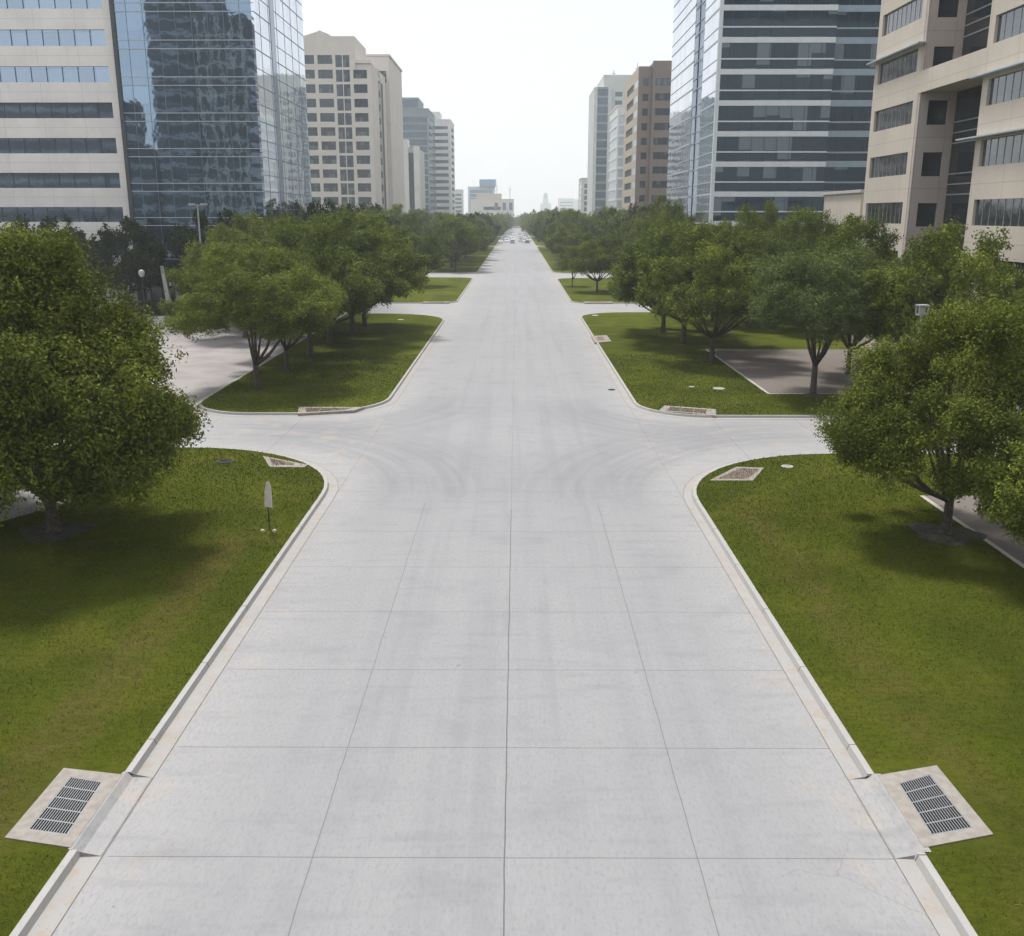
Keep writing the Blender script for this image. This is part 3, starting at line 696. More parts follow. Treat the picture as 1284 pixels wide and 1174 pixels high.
def distant_woods():
    rng = np.random.default_rng(9); V = []; T = []
    src = []
    for k in ('farA', 'farB'):
        me = CR[k][0]; n = len(me.polygons); co = np.zeros(len(me.vertices)*3); me.vertices.foreach_get('co', co)
        tn = np.zeros(n); me.attributes['tone'].data.foreach_get('value', tn); src.append((co.reshape(n, 4, 3)[::2], tn[::2]))
    spots = []
    for y in np.arange(392, 930, 19):
        for s_ in (-1, 1): x = s_*(15 if y < 470 else 12 if y < 620 else 9.5); spots.append((x+rng.normal(0, .8), y, 7.4+rng.normal(0, .5), 13+rng.normal(0, 1.5)))
    for y in np.arange(310, 940, 26):
        for x in (-28, 28): spots.append((x+rng.normal(0, 2), y, 8, 13.3+rng.normal(0, .7)))
        for x in (-95, -80, 62, 78, 95): spots.append((x+rng.normal(0, 3), y, 9.5, 13.5+rng.normal(0, 1)))
    for x in np.arange(-40, 41, 10): spots.append((x, 940+rng.normal(0, 3), 8, 13))
    for x in np.arange(-120, 121, 12): spots.append((x+rng.normal(0, 2), 962+rng.normal(0, 5), 8.5, 14+rng.normal(0, 1.5)))
    for x in np.arange(-150, 151, 14): spots.append((x+rng.normal(0, 2), 1010+rng.normal(0, 5), 10, 17+rng.normal(0, 1.5)))
    for i, (x, y, r, h) in enumerate(spots):
        v, tn = src[i % 2]; a = rng.uniform(0, 6.28); c, s = math.cos(a), math.sin(a)
        w = v.copy(); w[..., 0] = (v[..., 0]*c-v[..., 1]*s)*r+x; w[..., 1] = (v[..., 0]*s+v[..., 1]*c)*r+y; w[..., 2] = (v[..., 2]+(.12 if y < 930 else -.06))*h/1.5
        if y > 600: w = w[::2]; tn = tn[::2]
        V.append(w.reshape(-1, 3)); T.append(tn)
    V = np.concatenate(V); T = np.concatenate(T); n = len(T)
    me = bpy.data.meshes.new('distant_woods'); me.vertices.add(4*n); me.vertices.foreach_set('co', V.ravel())
    me.loops.add(4*n); me.loops.foreach_set('vertex_index', np.arange(4*n, dtype=np.int32))
    me.polygons.add(n); me.polygons.foreach_set('loop_start', np.arange(0, 4*n, 4, dtype=np.int32)); me.polygons.foreach_set('loop_total', np.full(n, 4, dtype=np.int32))
    at = me.attributes.new('tone', 'FLOAT', 'FACE'); at.data.foreach_set('value', T.astype(np.float32))
    me.materials.append(M['leaf_oak']); me.update(); me.validate()
    o = bpy.data.objects.new('distant_woods', me); C.objects.link(o)
    tag(o, 'hazy mass of treetops closing the far end of the road', 'trees', kind='stuff')
distant_woods()

# ---------------------------------------------------------------- buildings
class Face:
    """a facade plane: kind 'y' faces -Y at y=c, 'x-' faces -X at x=c, 'x+' faces +X at x=c; d is outwards"""
    def __init__(s, kind, c): s.k = kind; s.c = c
    def box(s, mb, u0, u1, d0, d1, z0, z1, m=0):
        if s.k == 'y': mb.box(u0, u1, s.c-d1, s.c-d0, z0, z1, m)
        elif s.k == 'x-': mb.box(s.c-d1, s.c-d0, u0, u1, z0, z1, m)
        else: mb.box(s.c+d0, s.c+d1, u0, u1, z0, z1, m)
def window(face, parent, u0, u1, z0, z1, mat, depth=.25, mull=None, mmat=None, mw=.035, hz=(), name='window', frame=False, mout=None):
    b = MB(); face.box(b, u0, u1, -.5, -depth, z0, z1); w = b.build(name, mat, parent)
    if mull or hz or frame:
        b = MB(); mo = -depth+.08 if mout is None else mout
        if mull:
            n = max(1, round((u1-u0)/mull))
            for k in range(1, n): 
                u = u0+(u1-u0)*k/n; face.box(b, u-mw, u+mw, -depth-.02, mo, z0+.002, z1-.002)
        for z in hz: face.box(b, u0+.002, u1-.002, -depth-.02, mo-.004, z-mw, z+mw)
        if frame:
            for u in (u0+mw, u1-mw): face.box(b, u-mw, u+mw, -depth-.02, mo, z0+.002, z1-.002)
        b.build('mullion', mmat or M['galv'], w)
    return w
def band_wall(mb, face, u0, u1, z0, z1, bands, endw=.0):
    """wall skin 0.5 m thick on a face, leaving the z-ranges in `bands` open; end piers endw wide"""
    z = z0
    for a, c in sorted(bands)+[(z1, z1)]:
        if a > z: face.box(mb, u0, u1, -.5, 0, z, a)
        if c > a and endw: 
            face.box(mb, u0, u0+endw, -.5, 0, a, c); face.box(mb, u1-endw, u1, -.5, 0, a, c)
        z = c

# ---- L1: cream office slab + blue glass tower (left)
S1 = 1.14; H0 = 12.
def zz(z): return H0+(z-H0)*S1
facade('cream_precast', (.74, .71, .68), zz(12.9+3.74)-zz(12.9), zz(14.0), 5.2)
glass('ribbon_blue', (.30, .38, .47), .85, .04, .10, pane=(2.0, 2, 4.26))
glass('curtain_blue', (.25, .34, .44), .9, .03, .24, pane=(2.0, 2, 2.13), wscale=.28)
glass('side_glass', (.72, .77, .83), .9, .03, .25, pane=(2.2, 2.2, 3.78))
plain('dark_matte', (.035, .05, .065), .5, .2, .3, 0, .1); plain('pale_glass', (.40, .45, .49), .3, .12, .3, .3)
glass('recess_glass', (.16, .22, .29), .7, .05, .2, pane=(2.2, 2.2, 3.78))
plain('mull_dark', (.06, .07, .08), .5)
plain('mull_light', (.42, .46, .50), .5, .05, 3, .1)
plain('mull_blue', (.16, .20, .25), .4, .05, 3, .3)
YF = 113*S1
t = thing('office_building', (-72, YF+12, 0), 'cream office building with horizontal blue window bands at the left edge', 'building')
w = MB(); F = Face('y', YF)
bands = [(zz(11.25+3.74*k), zz(12.9+3.74*k)) for k in range(-2, 10)]
ZT = zz(12.9+3.74*9)+2
band_wall(w, F, -100, -50.2, 0, ZT, bands, 1.1)
w.box(-99.99, -50.21, YF+.5, YF+26, 0, ZT-.01); w.build('wall', M['cream_precast'], t)
for a, c in bands: window(F, t, -98.9, -51.3, a, c, M['ribbon_blue'], .22, 2.0, M['mull_dark'], .03)
t = thing('glass_tower', (-41, YF+14, 0), 'blue mirror glass tower beside the cream office building on the left', 'building')
XG0, XG1, YG1 = -44*S1, -28.5*S1, 138*S1
b = MB(); b.box(XG0+.15, XG1-.3, YF-.6, YG1-.02, 3.9, ZT+6)
o = b.build('glass_facade', M['curtain_blue'], t)
b = MB(); b.box(XG1-.29, XG1, YF-.6, YG1, 3.9, ZT+6); b.build('side_facade', M['side_glass'], t)
b = MB(); b.box(XG0+.6, XG1-.8, YF+.2, YG1-1, 0, 3.9); b.build('lobby', M['carglass'], t)
b = MB(); F = Face('y', YF-.6); G = Face('x+', XG1)
z = zz(14.6)-3*(3.74*S1)
fl = 3.74*S1
while z < ZT+6:
    if z > 4:
        F.box(b, XG0+.15, XG1, 0, .06, z-.045, z+.045); F.box(b, XG0+.15, XG1, 0, .06, z+.95, z+1.04)
    z += fl
b.build('floor_line', M['mull_light'], t)
b = MB(); z = zz(14.6)-3*fl
while z < ZT+6:
    if z > 4:
        G.box(b, YF-.6, YG1, 0, .05, z-.05, z+.05); G.box(b, YF-.6, YG1, 0, .045, z+fl*.48-.035, z+fl*.48+.035)
    z += fl
b.build('side_floor_line', M['mull_blue'], t)
b = MB(); x = XG0+1.9
while x < XG1-.5: F.box(b, x-.025, x+.025, 0, .045, 3.95, ZT+6); x += 2.0
y = YF+2.4
while y < YG1: G.box(b, y-.025, y+.025, 0, .03, 3.95, ZT+6); y += 4.4
b.build('mullion', M['mull_blue'], t)
b = MB(); G.box(b, 119.7*S1, 121.7*S1, -.25, .07, 0, ZT+6); b.build('service_strip', M['recess_glass'], t)
b = MB(); F.box(b, XG0+.02, XG0+.5, -.6, .25, 0, ZT+6); b.build('edge_fin', M['mull_dark'], t)
for k in range(5):
    b = MB(); x = XG0+1.2+k*3.9; b.tube([(x, YF-.1, 0), (x, YF-.1, 3.95)], .3, 10); b.build('column', M['stone'], t)

# ---- R1: beige precast building (right edge)
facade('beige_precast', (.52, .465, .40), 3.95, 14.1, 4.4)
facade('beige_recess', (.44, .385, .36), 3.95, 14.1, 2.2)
glass('bronze_dark', (.16, .175, .19), .75, .05, .3, pane=(1.0, 1, 3.95))
glass('black_glass', (.04, .05, .06), .5, .08, .1)
X1 = 32.
t = thing('precast_office', (45, 75, 0), 'beige precast building with deep recess and ribbon windows at the right edge', 'building')
w = MB(); F = Face('x-', X1)
heads = [13.05+3.95*k for k in range(-2, 8)]
bands = [(h-1.75, h) for h in heads]; T1 = heads[-1]+2.5
band_wall(w, F, 81.6, 91.9, 0, T1, bands, .85)
band_wall(w, F, 59.6, 70.5, 0, T1, bands, .85)
w.box(X1+.5, 66, 81.61, 91.89, 0, T1-.01)                       # far wing
w.box(X1+3.2, 66, 59.61, 81.61, 0, T1-.02)                      # core behind the recess
w.box(X1+.5, X1+3.3, 59.62, 70.49, 0, T1-.03)
F.box(w, 70.5, 81.6, -.45, .002, 21.4, 23.05)                   # beam across the recess
F.box(w, 70.5, 81.6, -3.2, -.45, 21.5, 21.7)                    # its soffit
F.box(w, 70.5, 81.6, -.45, .002, 33.2, 34.9)
w.build('wall', M['beige_precast'], t)
RF = Face('y', 81.6)
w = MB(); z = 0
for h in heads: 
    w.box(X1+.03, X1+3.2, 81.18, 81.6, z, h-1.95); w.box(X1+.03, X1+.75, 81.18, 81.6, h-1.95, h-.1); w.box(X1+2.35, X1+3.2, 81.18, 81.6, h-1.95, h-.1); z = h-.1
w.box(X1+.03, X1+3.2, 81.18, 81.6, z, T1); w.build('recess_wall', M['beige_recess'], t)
for i, h in enumerate(heads):
    window(Face('y', 81.2), t, X1+.75, X1+2.35, h-1.95, h-.1, M['black_glass'], .22)
    window(F, t, 82.45, 91.05, h-1.75, h, M['bronze_dark'], .2, 1.0, M['galv'], .02, frame=True, mout=-.17)
    window(F, t, 60.45, 69.65, h-1.75, h, M['bronze_dark'], .2, 1.05, M['galv'], .02, frame=True, mout=-.17)
b = MB(); b.box(X1+2.95, X1+3.2, 70.5, 81.18, 0, T1); g = b.build('recess_glazing', M['black_glass'], t)
b = MB()
for h in heads:
    for q in (h+.55, h+1.35, h+2.15): b.box(X1+2.88, X1+2.95, 70.5, 81.18, q-.05, q+.05)
b.build('mullion', M['galv'], g)
for y0, y1, z in ((81.0, 92.6, heads[5]+.16), (59.6, 71.4, heads[4]+.22), (59.6, 72.4, heads[3]+.16)):
    b = MB(); F.box(b, y0, y1, -.1, .6, z, z+.09); F.box(b, y0+.1, y1-.1, .0, .55, z-.04, z); b.build('sunshade', M['mull_light'], t)
t = thing('plant_building', (38, 104, 0), 'small pale roof box between the glass tower and the beige building', 'building')
b = MB(); b.box(34.6, 44, 100, 112, 0, 14.2); b.build('wall', M['beige_precast'], t)
b = MB(); b.box(34.4, 44.2, 99.8, 112.2, 14.2, 14.5); b.build('roof', M['stone'], t)

# ---- R2: banded glass tower (right)
glass('banded_glass', (.045, .085, .13), .6, .05, .25, blind=.42, pane=(1.75, 1.75, 3.78), bcol=(.115, .165, .205))
glass('banded_glass_dark', (.03, .06, .095), .6, .05, .25, blind=.25, pane=(1.75, 1.75, 3.78), bcol=(.10, .14, .17))
plain('white_panel', (.56, .59, .62), .5, .05, 1)
plain('grey_panel', (.24, .31, .37), .4, .06, 1, .3)
YR = 132.; XC = 25.7; YRE = 171.
t = thing('banded_tower', (45, 150, 0), 'tall blue glass tower with white floor bands on the right', 'building')
zt = 14.7; FL = 3.78
w = MB(); F = Face('y', YR); G = Face('x-', XC); F2 = Face('y', YR+.9)
w.box(XC+2.3, 75, YR+1.6, YRE, 0, 52); w.build('core', M['darkmetal'], t)
zs = [zt+FL*k for k in range(-3, 10)]
wp = MB(); wg = MB()
for z in zs:
    F.box(wp, XC, 40.6, -.5, .04, z-.33, z+.33); F.box(wp, XC, 40.6, -.4, .05, z+1.45, z+1.62)
    F2.box(wg, 40.6, 75, -.5, .04, z-.33, z+.45); F2.box(wg, 40.6, 75, -.4, .05, z+1.42, z+1.62)
wp.build('floor_band', M['white_panel'], t); wg.build('floor_band', M['grey_panel'], t)
for z in zs[:-1]:
    window(F, t, XC+.01, 40.6, z+.33, z+FL-.33, M['banded_glass'], .05, 1.75, M['mull_dark'], .02, mout=.0)
    window(F2, t, 40.6, 75, z+.45, z+FL-.33, M['banded_glass_dark'], .05, 1.75, M['mull_dark'], .02, mout=.0)
b = MB(); b.box(XC, 75, YR+.1, YRE, 3.5, zs[0]-.33); b.build('podium_glass', M['banded_glass_dark'], t)
b = MB(); b.box(XC-.1, 75, YR-.1, YRE, 0, 3.49); b.build('base', M['white_panel'], t)
b = MB(); G.box(b, YR+.5, 142.2, -.6, -.02, 3.5, 50); G.box(b, 149.8, YRE, -.6, -.02, 3.5, 50); b.build('side_facade', M['side_glass'], t)
b = MB(); G.box(b, 142.2, 149.8, -1.2, -.7, 3.5, 50); b.build('recess_glazing', M['recess_glass'], t)
b = MB()
for z in zs:
    for dz, hh in ((0, .12), (1.53, .06)):
        G.box(b, YR+.5, 142.2, -.1, .03, z+dz-hh, z+dz+hh); G.box(b, 149.8, YRE, -.1, .03, z+dz-hh, z+dz+hh)
        G.box(b, 142.2, 149.8, -.8, -.62, z+dz-hh, z+dz+hh)
b.build('side_floor_line', M['mull_light'], t)
b = MB(); b.box(XC-.01, XC+.45, YR-.02, YR+.46, 3.5, 50); b.build('corner_post', M['white_panel'], t)

# ---- L2: tan tower with punched windows
facade('tan_stone', (.58, .535, .50), None, var=.05)
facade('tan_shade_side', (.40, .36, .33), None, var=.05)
glass('punched', (.035, .055, .08), .35, .08, .1, blind=.3, pane=(.9, .9, 4), bcol=(.08, .10, .12))
Y2 = 300.; XE = -42.6
t = thing('tan_tower', (-55, 330, 0), 'tan stone tower with square punched windows and a low arched parapet', 'building')
fl = 3.98; z0 = 55.2
heads = [57.1-fl*k for k in range(0, 14)]
F = Face('y', Y2)
cols = [(-66, -61.2), (-60.4+.9, -58.2-.9+.9)]
wins = [(-69.5, -66.8), (-65.2, -61.7-.3), (-60.4, -56.7)]      # placeholder spans, in metres across the front
wins = [(-67.5, -63.9), (-63.0, -59.2), (-58.2, -53.9)]
right = (-47.9, -43.9)
w = MB()
w.box(-72, XE, Y2+.5, 331, 0, 55.0); w.box(-72, -47.2, Y2+.51, 322, 55, 62.2); w.box(-56, -41.2, 331, 366, 0, 61.4)
# front skin: spandrels + piers
zl = 0
for k, h in enumerate(reversed(heads)):
    top = h > 56; XT = -47.2
    for a, c in ((-72, -53.0), (-48.9, XT if top else XE)): F.box(w, a, c, -.5, 0, zl, h-2.4)
    F.box(w, -53.0, -48.9, -.5, -.03, zl, h-3.3); zl = h
    for a, c in [(-72, -67.5), (-63.9, -63.0), (-59.2, -58.2), (-53.9, -53.0)]+([(-48.9, XT)] if top else [(-48.9, -47.9), (-43.9, XE)]): F.box(w, a, c, -.5, 0, h-2.4, h)
F.box(w, -72, -47.2, -.5, 0, zl, 62.2)
F.box(w, -47.2, XE, -.5, 0, 54.9, 55.8)
# arched parapet
k = MB(); arc = [(-62.5, 62.2), (-61, 62.5), (-59.4, 63.0), (-58, 63.4), (-57.2, 63.8), (-56.4, 63.4), (-55.2, 63.0), (-54.4, 62.6), (-53.9, 62.2)]
for a in range(len(arc)-1):
    (xa, za), (xb, zb) = arc[a], arc[a+1]
    w.face([(xa, Y2-.01, 61.5), (xb, Y2-.01, 61.5), (xb, Y2-.01, zb), (xa, Y2, za)]); w.face([(xa, Y2, za), (xb, Y2, zb), (xb, Y2+4, zb), (xa, Y2+4, za)])
w.build('wall', M['tan_stone'], t)
for i, h in enumerate(heads):
    for a, c in wins[:2]: window(F, t, a, c, h-2.4, h, M['punched'], .3, 1.2, M['mull_dark'], .04)
    window(F, t, -58.2, -53.9, h-2.4, h, M['punched'], .3, 1.5, M['mull_dark'], .04)
    window(F, t, -53.0, -48.9, h-3.3, h, M['punched'], .12, 2.05, M['tan_stone'], .12, mout=.01)
    if h < 56: window(F, t, -47.9, -43.9, h-2.4, h, M['punched'], .3, 1.3, M['mull_dark'], .04)
G = Face('x+', XE)
b = MB(); G.box(b, 314, 324, -.3, .05, 0, 52)
for h in heads[1:]: pass
o = b.build('side_windows', M['dark_matte'], t)
b = MB()
for h in heads[1:]: G.box(b, 313.9, 317.5, -.2, .12, h+.1, h+fl-1.95)
G.box(b, 317.5, 319, -.2, .12, 0, 53); b.build('side_spandrel', M['tan_shade_side'], t)
b = MB(); Face('y', 331).box(b, -55, -42.2, -.4, .04, 53.5, 57); b.build('upper_glazing', M['punched'], t)
b = MB(); b.box(-56.3, -40.9, 330.7, 366.3, 61.4, 62.0); b.build('cornice', M['tan_stone'], t)

# ---- generic far tower with horizontal window bands on its front and road side
def tower(name, label, x0, x1, y0, y1, h, fl, wallm, glassm, side, winh=2.0, margin=1.5, mull=3., zoff=1.0, sidemargin=2., roof=None, first=6., ped=None):
    t = thing(name, ((x0+x1)/2, (y0+y1)/2, 0), label, 'building')
    n = int((h-first-1)//fl)
    bands = [(first+zoff+fl*k, first+zoff+fl*k+winh) for k in range(n) if first+zoff+fl*k+winh < h-.8]
    F = Face('y', y0); xr = x1 if side == 'x+' else x0; G = Face(side, xr)
    w = MB(); w.box(x0+.5, x1-.5, y0+.5, y1, 0, h-.02)
    band_wall(w, F, x0, x1, 0, h, bands, margin); band_wall(w, G, y0+.5, y1, 0, h-.01, bands, sidemargin)
    w.build('wall', wallm, t)
    for a, c in bands:
        window(F, t, x0+margin, x1-margin, a, c, glassm, .2, mull, M['mull_dark'], .06)
        window(G, t, y0+.5+sidemargin, y1-sidemargin, a, c, glassm, .2)
    b = MB(); b.box(x0-.2, x1+.2, y0-.2, y1+.2, h, h+.5); b.build('roof', wallm, t)
    return t
facade('pale_grey', (.50, .51, .50), None); facade('white_wall', (.62, .62, .60), None)
facade('brown_stone', (.195, .155, .14), None, var=.05); facade('tan_light', (.44, .375, .30), None, var=.04)
facade('grey_glass_wall', (.20, .25, .28), None)
glass('far_glass', (.06, .09, .115), .5, .1, .1); glass('far_glass_blue', (.15, .25, .42), .6, .1, .1)
# L3 grey glass
t3 = tower('grey_glass_tower', 'grey glass tower with thin floor lines behind the tan tower', -80, -52.0, 595, 640, 72, 4.15, M['grey_glass_wall'], M['far_glass'], 'x+', 3.2, .8, 5, 0.4, 1)
b = MB(); b.box(-80, -58, 600, 632, 72.5, 79); b.build('penthouse', M['grey_glass_wall'], t3)
b = MB(); Face('y', 600).box(b, -79.5, -58.5, 0, .1, 73.5, 78); b.build('penthouse_window', M['far_glass'], t3)
t4 = tower('white_banded_tower', 'white tower with dark horizontal window bands, farthest of the left towers', -58, -42.8, 650, 690, 71, 4.15, M['white_wall'], M['far_glass'], 'x+', 2.0, 1.5, 14, 1.2, 30)
b = MB(); b.box(-57, -50, 655, 675, 71.5, 76.5); b.build('penthouse', M['pale_grey'], t4)
# ribbed white tower in front
t = thing('ribbed_tower', (-48, 415, 0), 'slim white tower with vertical ribs before the grey glass tower', 'building')
b = MB(); b.box(-50, -39.6, 400, 430, 0, 38); b.build('wall', M['pale_grey'], t)
for i, (a, c, hh, m_) in enumerate(((-49.6, -46.8, 40, 'white_wall'), (-44.9, -43.1, 41.0, 'white_wall'), (-41, -39, 38.5, 'tan_light'))):
    b = MB(); b.box(a, c, 398.6, 404, 0, hh); b.build('rib', M[m_ if m_ != 'tan_light' else 'white_wall'], t)
b = MB(); b.box(-46.7, -45.0, 399.6, 400.2, 4, 36); b.box(-43, -41.1, 399.6, 400.2, 4, 36); b.build('glazing', M['far_glass'], t)
# R3 brown building
t = thing('brown_office', (50, 320, 0), 'brown building with dark windows and a sunlit tan side on the right', 'building')
w = MB(); F = Face('y', 300); F2 = Face('y', 299); G = Face('x-', 35.6)
fl = 4.1; heads = [50.6-fl*k for k in range(12)]
w.box(36.1, 60, 300.5, 333, 0, 53.6); w.box(39.9, 66, 299.6, 330, 0, 55.3)
zl = 0
for h in reversed(heads):
    F.box(w, 35.6, 39.6, -.5, 0, zl, h-2); F2.box(w, 39.6, 66, -.6, 0, zl, h-2); zl = h
    for a, c in ((35.6, 36.9), (38.6, 39.6)): F.box(w, a, c, -.5, 0, h-2, h)
    F2.box(w, 39.6, 40.5, -.6, 0, h-2, h)
F.box(w, 35.6, 39.6, -.5, 0, zl, 54); F2.box(w, 39.6, 66, -.6, 0, zl, 55.4)
w.build('wall', M['brown_stone'], t)
w = MB(); zl = 0
for h in reversed(heads):
    G.box(w, 300.5, 336, -.5, 0, zl, h-2); zl = h
    G.box(w, 310, 312, -.5, .0, h-2, h); G.box(w, 330, 336, -.5, 0, h-2, h)
G.box(w, 300.5, 336, -.5, 0, zl, 54); w.build('side_wall', M['tan_light'], t)  # sunlight on the road side is put into the lighter tan
for h in heads:
    window(F, t, 36.9, 38.6, h-2, h, M['punched'], .25); window(F2, t, 40.5, 62, h-2, h, M['punched'], .25, 2.4, M['mull_dark'], .06)
    window(G, t, 312, 330, h-2, h, M['dark_matte'], .25); window(G, t, 300.6, 310, h-2.0, h, M['pale_glass'], .05)
for x in (52.6, 55.8):
    b = MB(); b.tube([(x, 306, 55.3), (x, 306, 57)], .15, 6); b.build('mast', M['darkmetal'], t)
    b = MB(); b.lathe([(0, 57), (.5, 57.1), (.9, 57.7), (.95, 58.2)], x, 306, 10); b.build('dish', M['pale_grey'], t)
# R4 pale glass, R5 tall grey, R6 small
t4 = tower('pale_glass_block', 'pale glass block just left of the brown building', 40.2, 54, 405, 440, 54, 4.1, M['white_wall'], M['pale_glass'], 'x-', 3.2, .6, 3.2, .4, .8)
t5 = thing('grey_tower', (52, 530, 0), 'tall pale grey tower with a dark glass strip behind the pale glass block', 'building')
w = MB(); w.box(38.8, 46.5, 512.5, 550, 0, 74); w.box(43.5, 78, 514, 556, 0, 80); F = Face('y', 512)
F.box(w, 38.8, 40.4, -.6, 0, 0, 74); F.box(w, 45.8, 47.6, -.6, 0, 0, 74)
w.build('wall', M['pale_grey'], t5)
for k in range(17):
    z = 4+4.12*k; window(F, t5, 40.4, 45.8, z, z+3.1, M['far_glass'], .15)
    b = MB(); F.box(b, 40.4, 45.8, -.5, -.02, z+3.1, z+4.12); b.build('spandrel', M['grey_glass_wall'], t5)
for k in range(16):
    z = 8+4.12*k; b = MB(); Face('y', 514).box(b, 49.5, 53, -.3, .05, z, z+2.2); b.build('window', M['far_glass'], t5)
for x, hh in ((50, 4.5), (62, 8)):
    b = MB(); b.tube([(x, 530, 80), (x, 530, 80+hh)], [.4, .15], 6); b.box(x-1.2, x+1.2, 529.8, 530.2, 80+hh*.6, 80+hh*.6+.25); b.build('antenna', M['galv'], t5)
tower('small_office', 'small pale office block left of the grey tower on the right', 45.6, 56, 705, 735, 37, 4., M['pale_grey'], M['far_glass'], 'x-', 2.8, 2.2, 3, .6, 3)
# far low buildings, left of the vanishing point
t = tower('long_stone_block', 'long low tan stone block at the far end of the road on the left', -46, -3, 985, 1010, 27, 9., M['tan_stone'], M['far_glass'], 'x+', 3., 30, 6, 2, 4)
for x in (-22, -14, -7.5):
    b = MB(); b.box(x, x+3.2, 984.7, 985.4, 17, 24); b.build('window', M['far_glass'], t)
t = tower('tan_low_block', 'small orange tan block in front of the blue block at the far end', -42, -16, 1030, 1050, 33, 8., M['tan_light'], M['far_glass'], 'x+', 2., 6, 5, 2, 4)
t = tower('blue_glass_block', 'distant blue glass block above the low stone building', -54, -25, 1100, 1140, 42, 4.2, M['pale_grey'], M['far_glass_blue'], 'x+', 3.4, 2, 6, .2, 2)
b = MB(); b.box(-41, -23, 1095, 1130, 42.5, 50); b.build('upper_storey', M['far_glass_blue'], t)
t = tower('far_grey_block', 'small grey block right beside the white banded tower base', -68, -58, 1060, 1080, 38, 4.2, M['pale_grey'], M['far_glass'], 'x+', 2.4, 1, 4, .5, 2)
# hazy domed building and spire, right of the vanishing point
t = thing('domed_building', (42, 1400, 0), 'hazy domed building on the skyline right of the road end', 'building')
b = MB(); b.box(33.5, 48, 1390, 1420, 0, 28); b.box(36.8, 44.2, 1392, 1415, 28, 35); b.build('wall', M['pale_grey'], t)
b = MB(); b.lathe([(3, 35), (3, 38.5), (2.8, 40), (2, 41.6), (.8, 42.6), (0, 42.8)], 40.5, 1402, 14); b.build('dome', M['grey_glass_wall'], t, True)
t = thing('spire_building', (95, 1450, 0), 'faint hazy spire on the skyline left of the small office block', 'building')
b = MB(); b.box(84, 108, 1440, 1470, 0, 34); b.box(90, 100, 1442, 1455, 34, 46); b.build('wall', M['pale_grey'], t)
b = MB(); b.lathe([(4, 46), (2.6, 50), (.3, 63), (0, 63)], 95, 1449, 8); b.build('spire', M['pale_grey'], t)
t = tower('skyline_block', 'faint low block on the skyline between the dome and the spire', 58, 80, 1380, 1400, 34, 4.2, M['pale_grey'], M['far_glass'], 'x-', 2.0, 2, 5, 1, 3)
for i, (x, hh) in enumerate(((-26, 52), (-9, 50))):
    t = thing('radio_mast', (x, 1300, 0), 'thin hazy mast on the skyline, %s of two' % ('left', 'right')[i], 'mast')
    b = MB(); b.tube([(x, 1300, 0), (x, 1300, 46), (x, 1300, hh)], [1.2, .8, .3], 6); b.build('shaft', M['pale_grey'], t)
    b = MB(); b.lathe([(1.6, 44), (1.6, 45.5), (.6, 46)], x, 1300, 8); b.build('collar', M['pale_grey'], t)

for o in SC.objects:
    if o.type == 'EMPTY' and o.parent is None and o.location.y > 1290: o.location = (o.location.x*2, o.location.y*2, -12.); o.scale = (2, 2, 2)

# ---- buildings behind the viewer, seen mirrored in the glass fronts
facade('dark_block', (.025, .03, .035), None); facade('mid_block', (.22, .24, .26), None)
for nm, lb, x0, x1, h_, wm, sd in (
    ('office_tower', 'tall dark office tower behind the viewer mirrored in the left glass tower', -109, -95.6, 105, 'dark_block', 'x+'),
    ('stone_block', 'stone block behind the viewer mirrored beside the tall dark tower', -95, -80.6, 68, 'dark_block', 'x+'),
    ('low_office', 'low dark office behind the viewer mirrored in the foot of the left glass tower', -125, -110, 31, 'dark_block', 'x+'),
    ('long_office', 'long office behind the viewer mirrored in the cream building windows', -200, -126, 47, 'dark_block', 'x+'),
    ('wide_office', 'dark wide office behind the viewer mirrored in the right banded tower', 42, 150, 90, 'dark_block', 'x-')):
    t = tower(nm, lb, x0, x1, -84, -46, h_, 4.1, M[wm], M['black_glass'], sd, 2.4, 1, 30, .8, 2)
    b = MB(); z = 5
    while z < h_-2: b.box(x0+.2, x1-.2, -46.3, -45.8, z, z+(1.1 if nm != 'stone_block' else .5)); z += 4.1
    b.build('rear_floor_band', M['mid_block'] if nm != 'stone_block' else M['stone'], t)
    if nm == 'stone_block':
        b = MB(); x = x0+1.2
        while x < x1: b.box(x-.25, x+.25, -45.9, -45.5, 0, h_); x += 3.2
        b.build('rear_pier', M['stone'], t)

# ---------------------------------------------------------------- cars at the far end of the road
def car_meshes():
    prof = [(-2.2, .35), (-2.25, .75), (-1.9, .92), (-1.1, 1.0), (-.55, 1.42), (.75, 1.45), (1.5, 1.05), (2.1, .95), (2.25, .7), (2.2, .35)]
    def sweep(p, w):
        b = MB(); n = len(p)
        for s in (-1, 1):
            b.v += [(s*w*(1 if z < 1.02 else .86), y, z) for y, z in p]
        b.f.append(tuple(range(n))); b.f.append(tuple(range(2*n-1, n-1, -1))); b.m += [0, 0]
        for i in range(n): j = (i+1) % n; b.f.append((i, n+i, n+j, j)); b.m.append(0)
        return b
    body = sweep(prof, .9)
    gl = sweep([(-1.02, 1.02), (-.56, 1.38), (.72, 1.41), (1.36, 1.06)], .915)
    gl2 = MB(); gl2.face([(-.72, -1.08, 1.03), (.72, -1.08, 1.03), (.68, -.62, 1.40), (-.68, -.62, 1.40)]); gl2.face([(-.72, 1.46, 1.1), (.72, 1.46, 1.1), (.68, .84, 1.44), (-.68, .84, 1.44)])
    wh = MB(); wh.tube([(-.1, 0, 0), (.1, 0, 0)], .33, 14)
    return body, gl, gl2, wh
cb, cg, cg2, cw = car_meshes()
paints = {'white': (.75, .75, .74), 'silver': (.45, .46, .47), 'dark': (.04, .05, .06), 'red': (.22, .04, .03)}
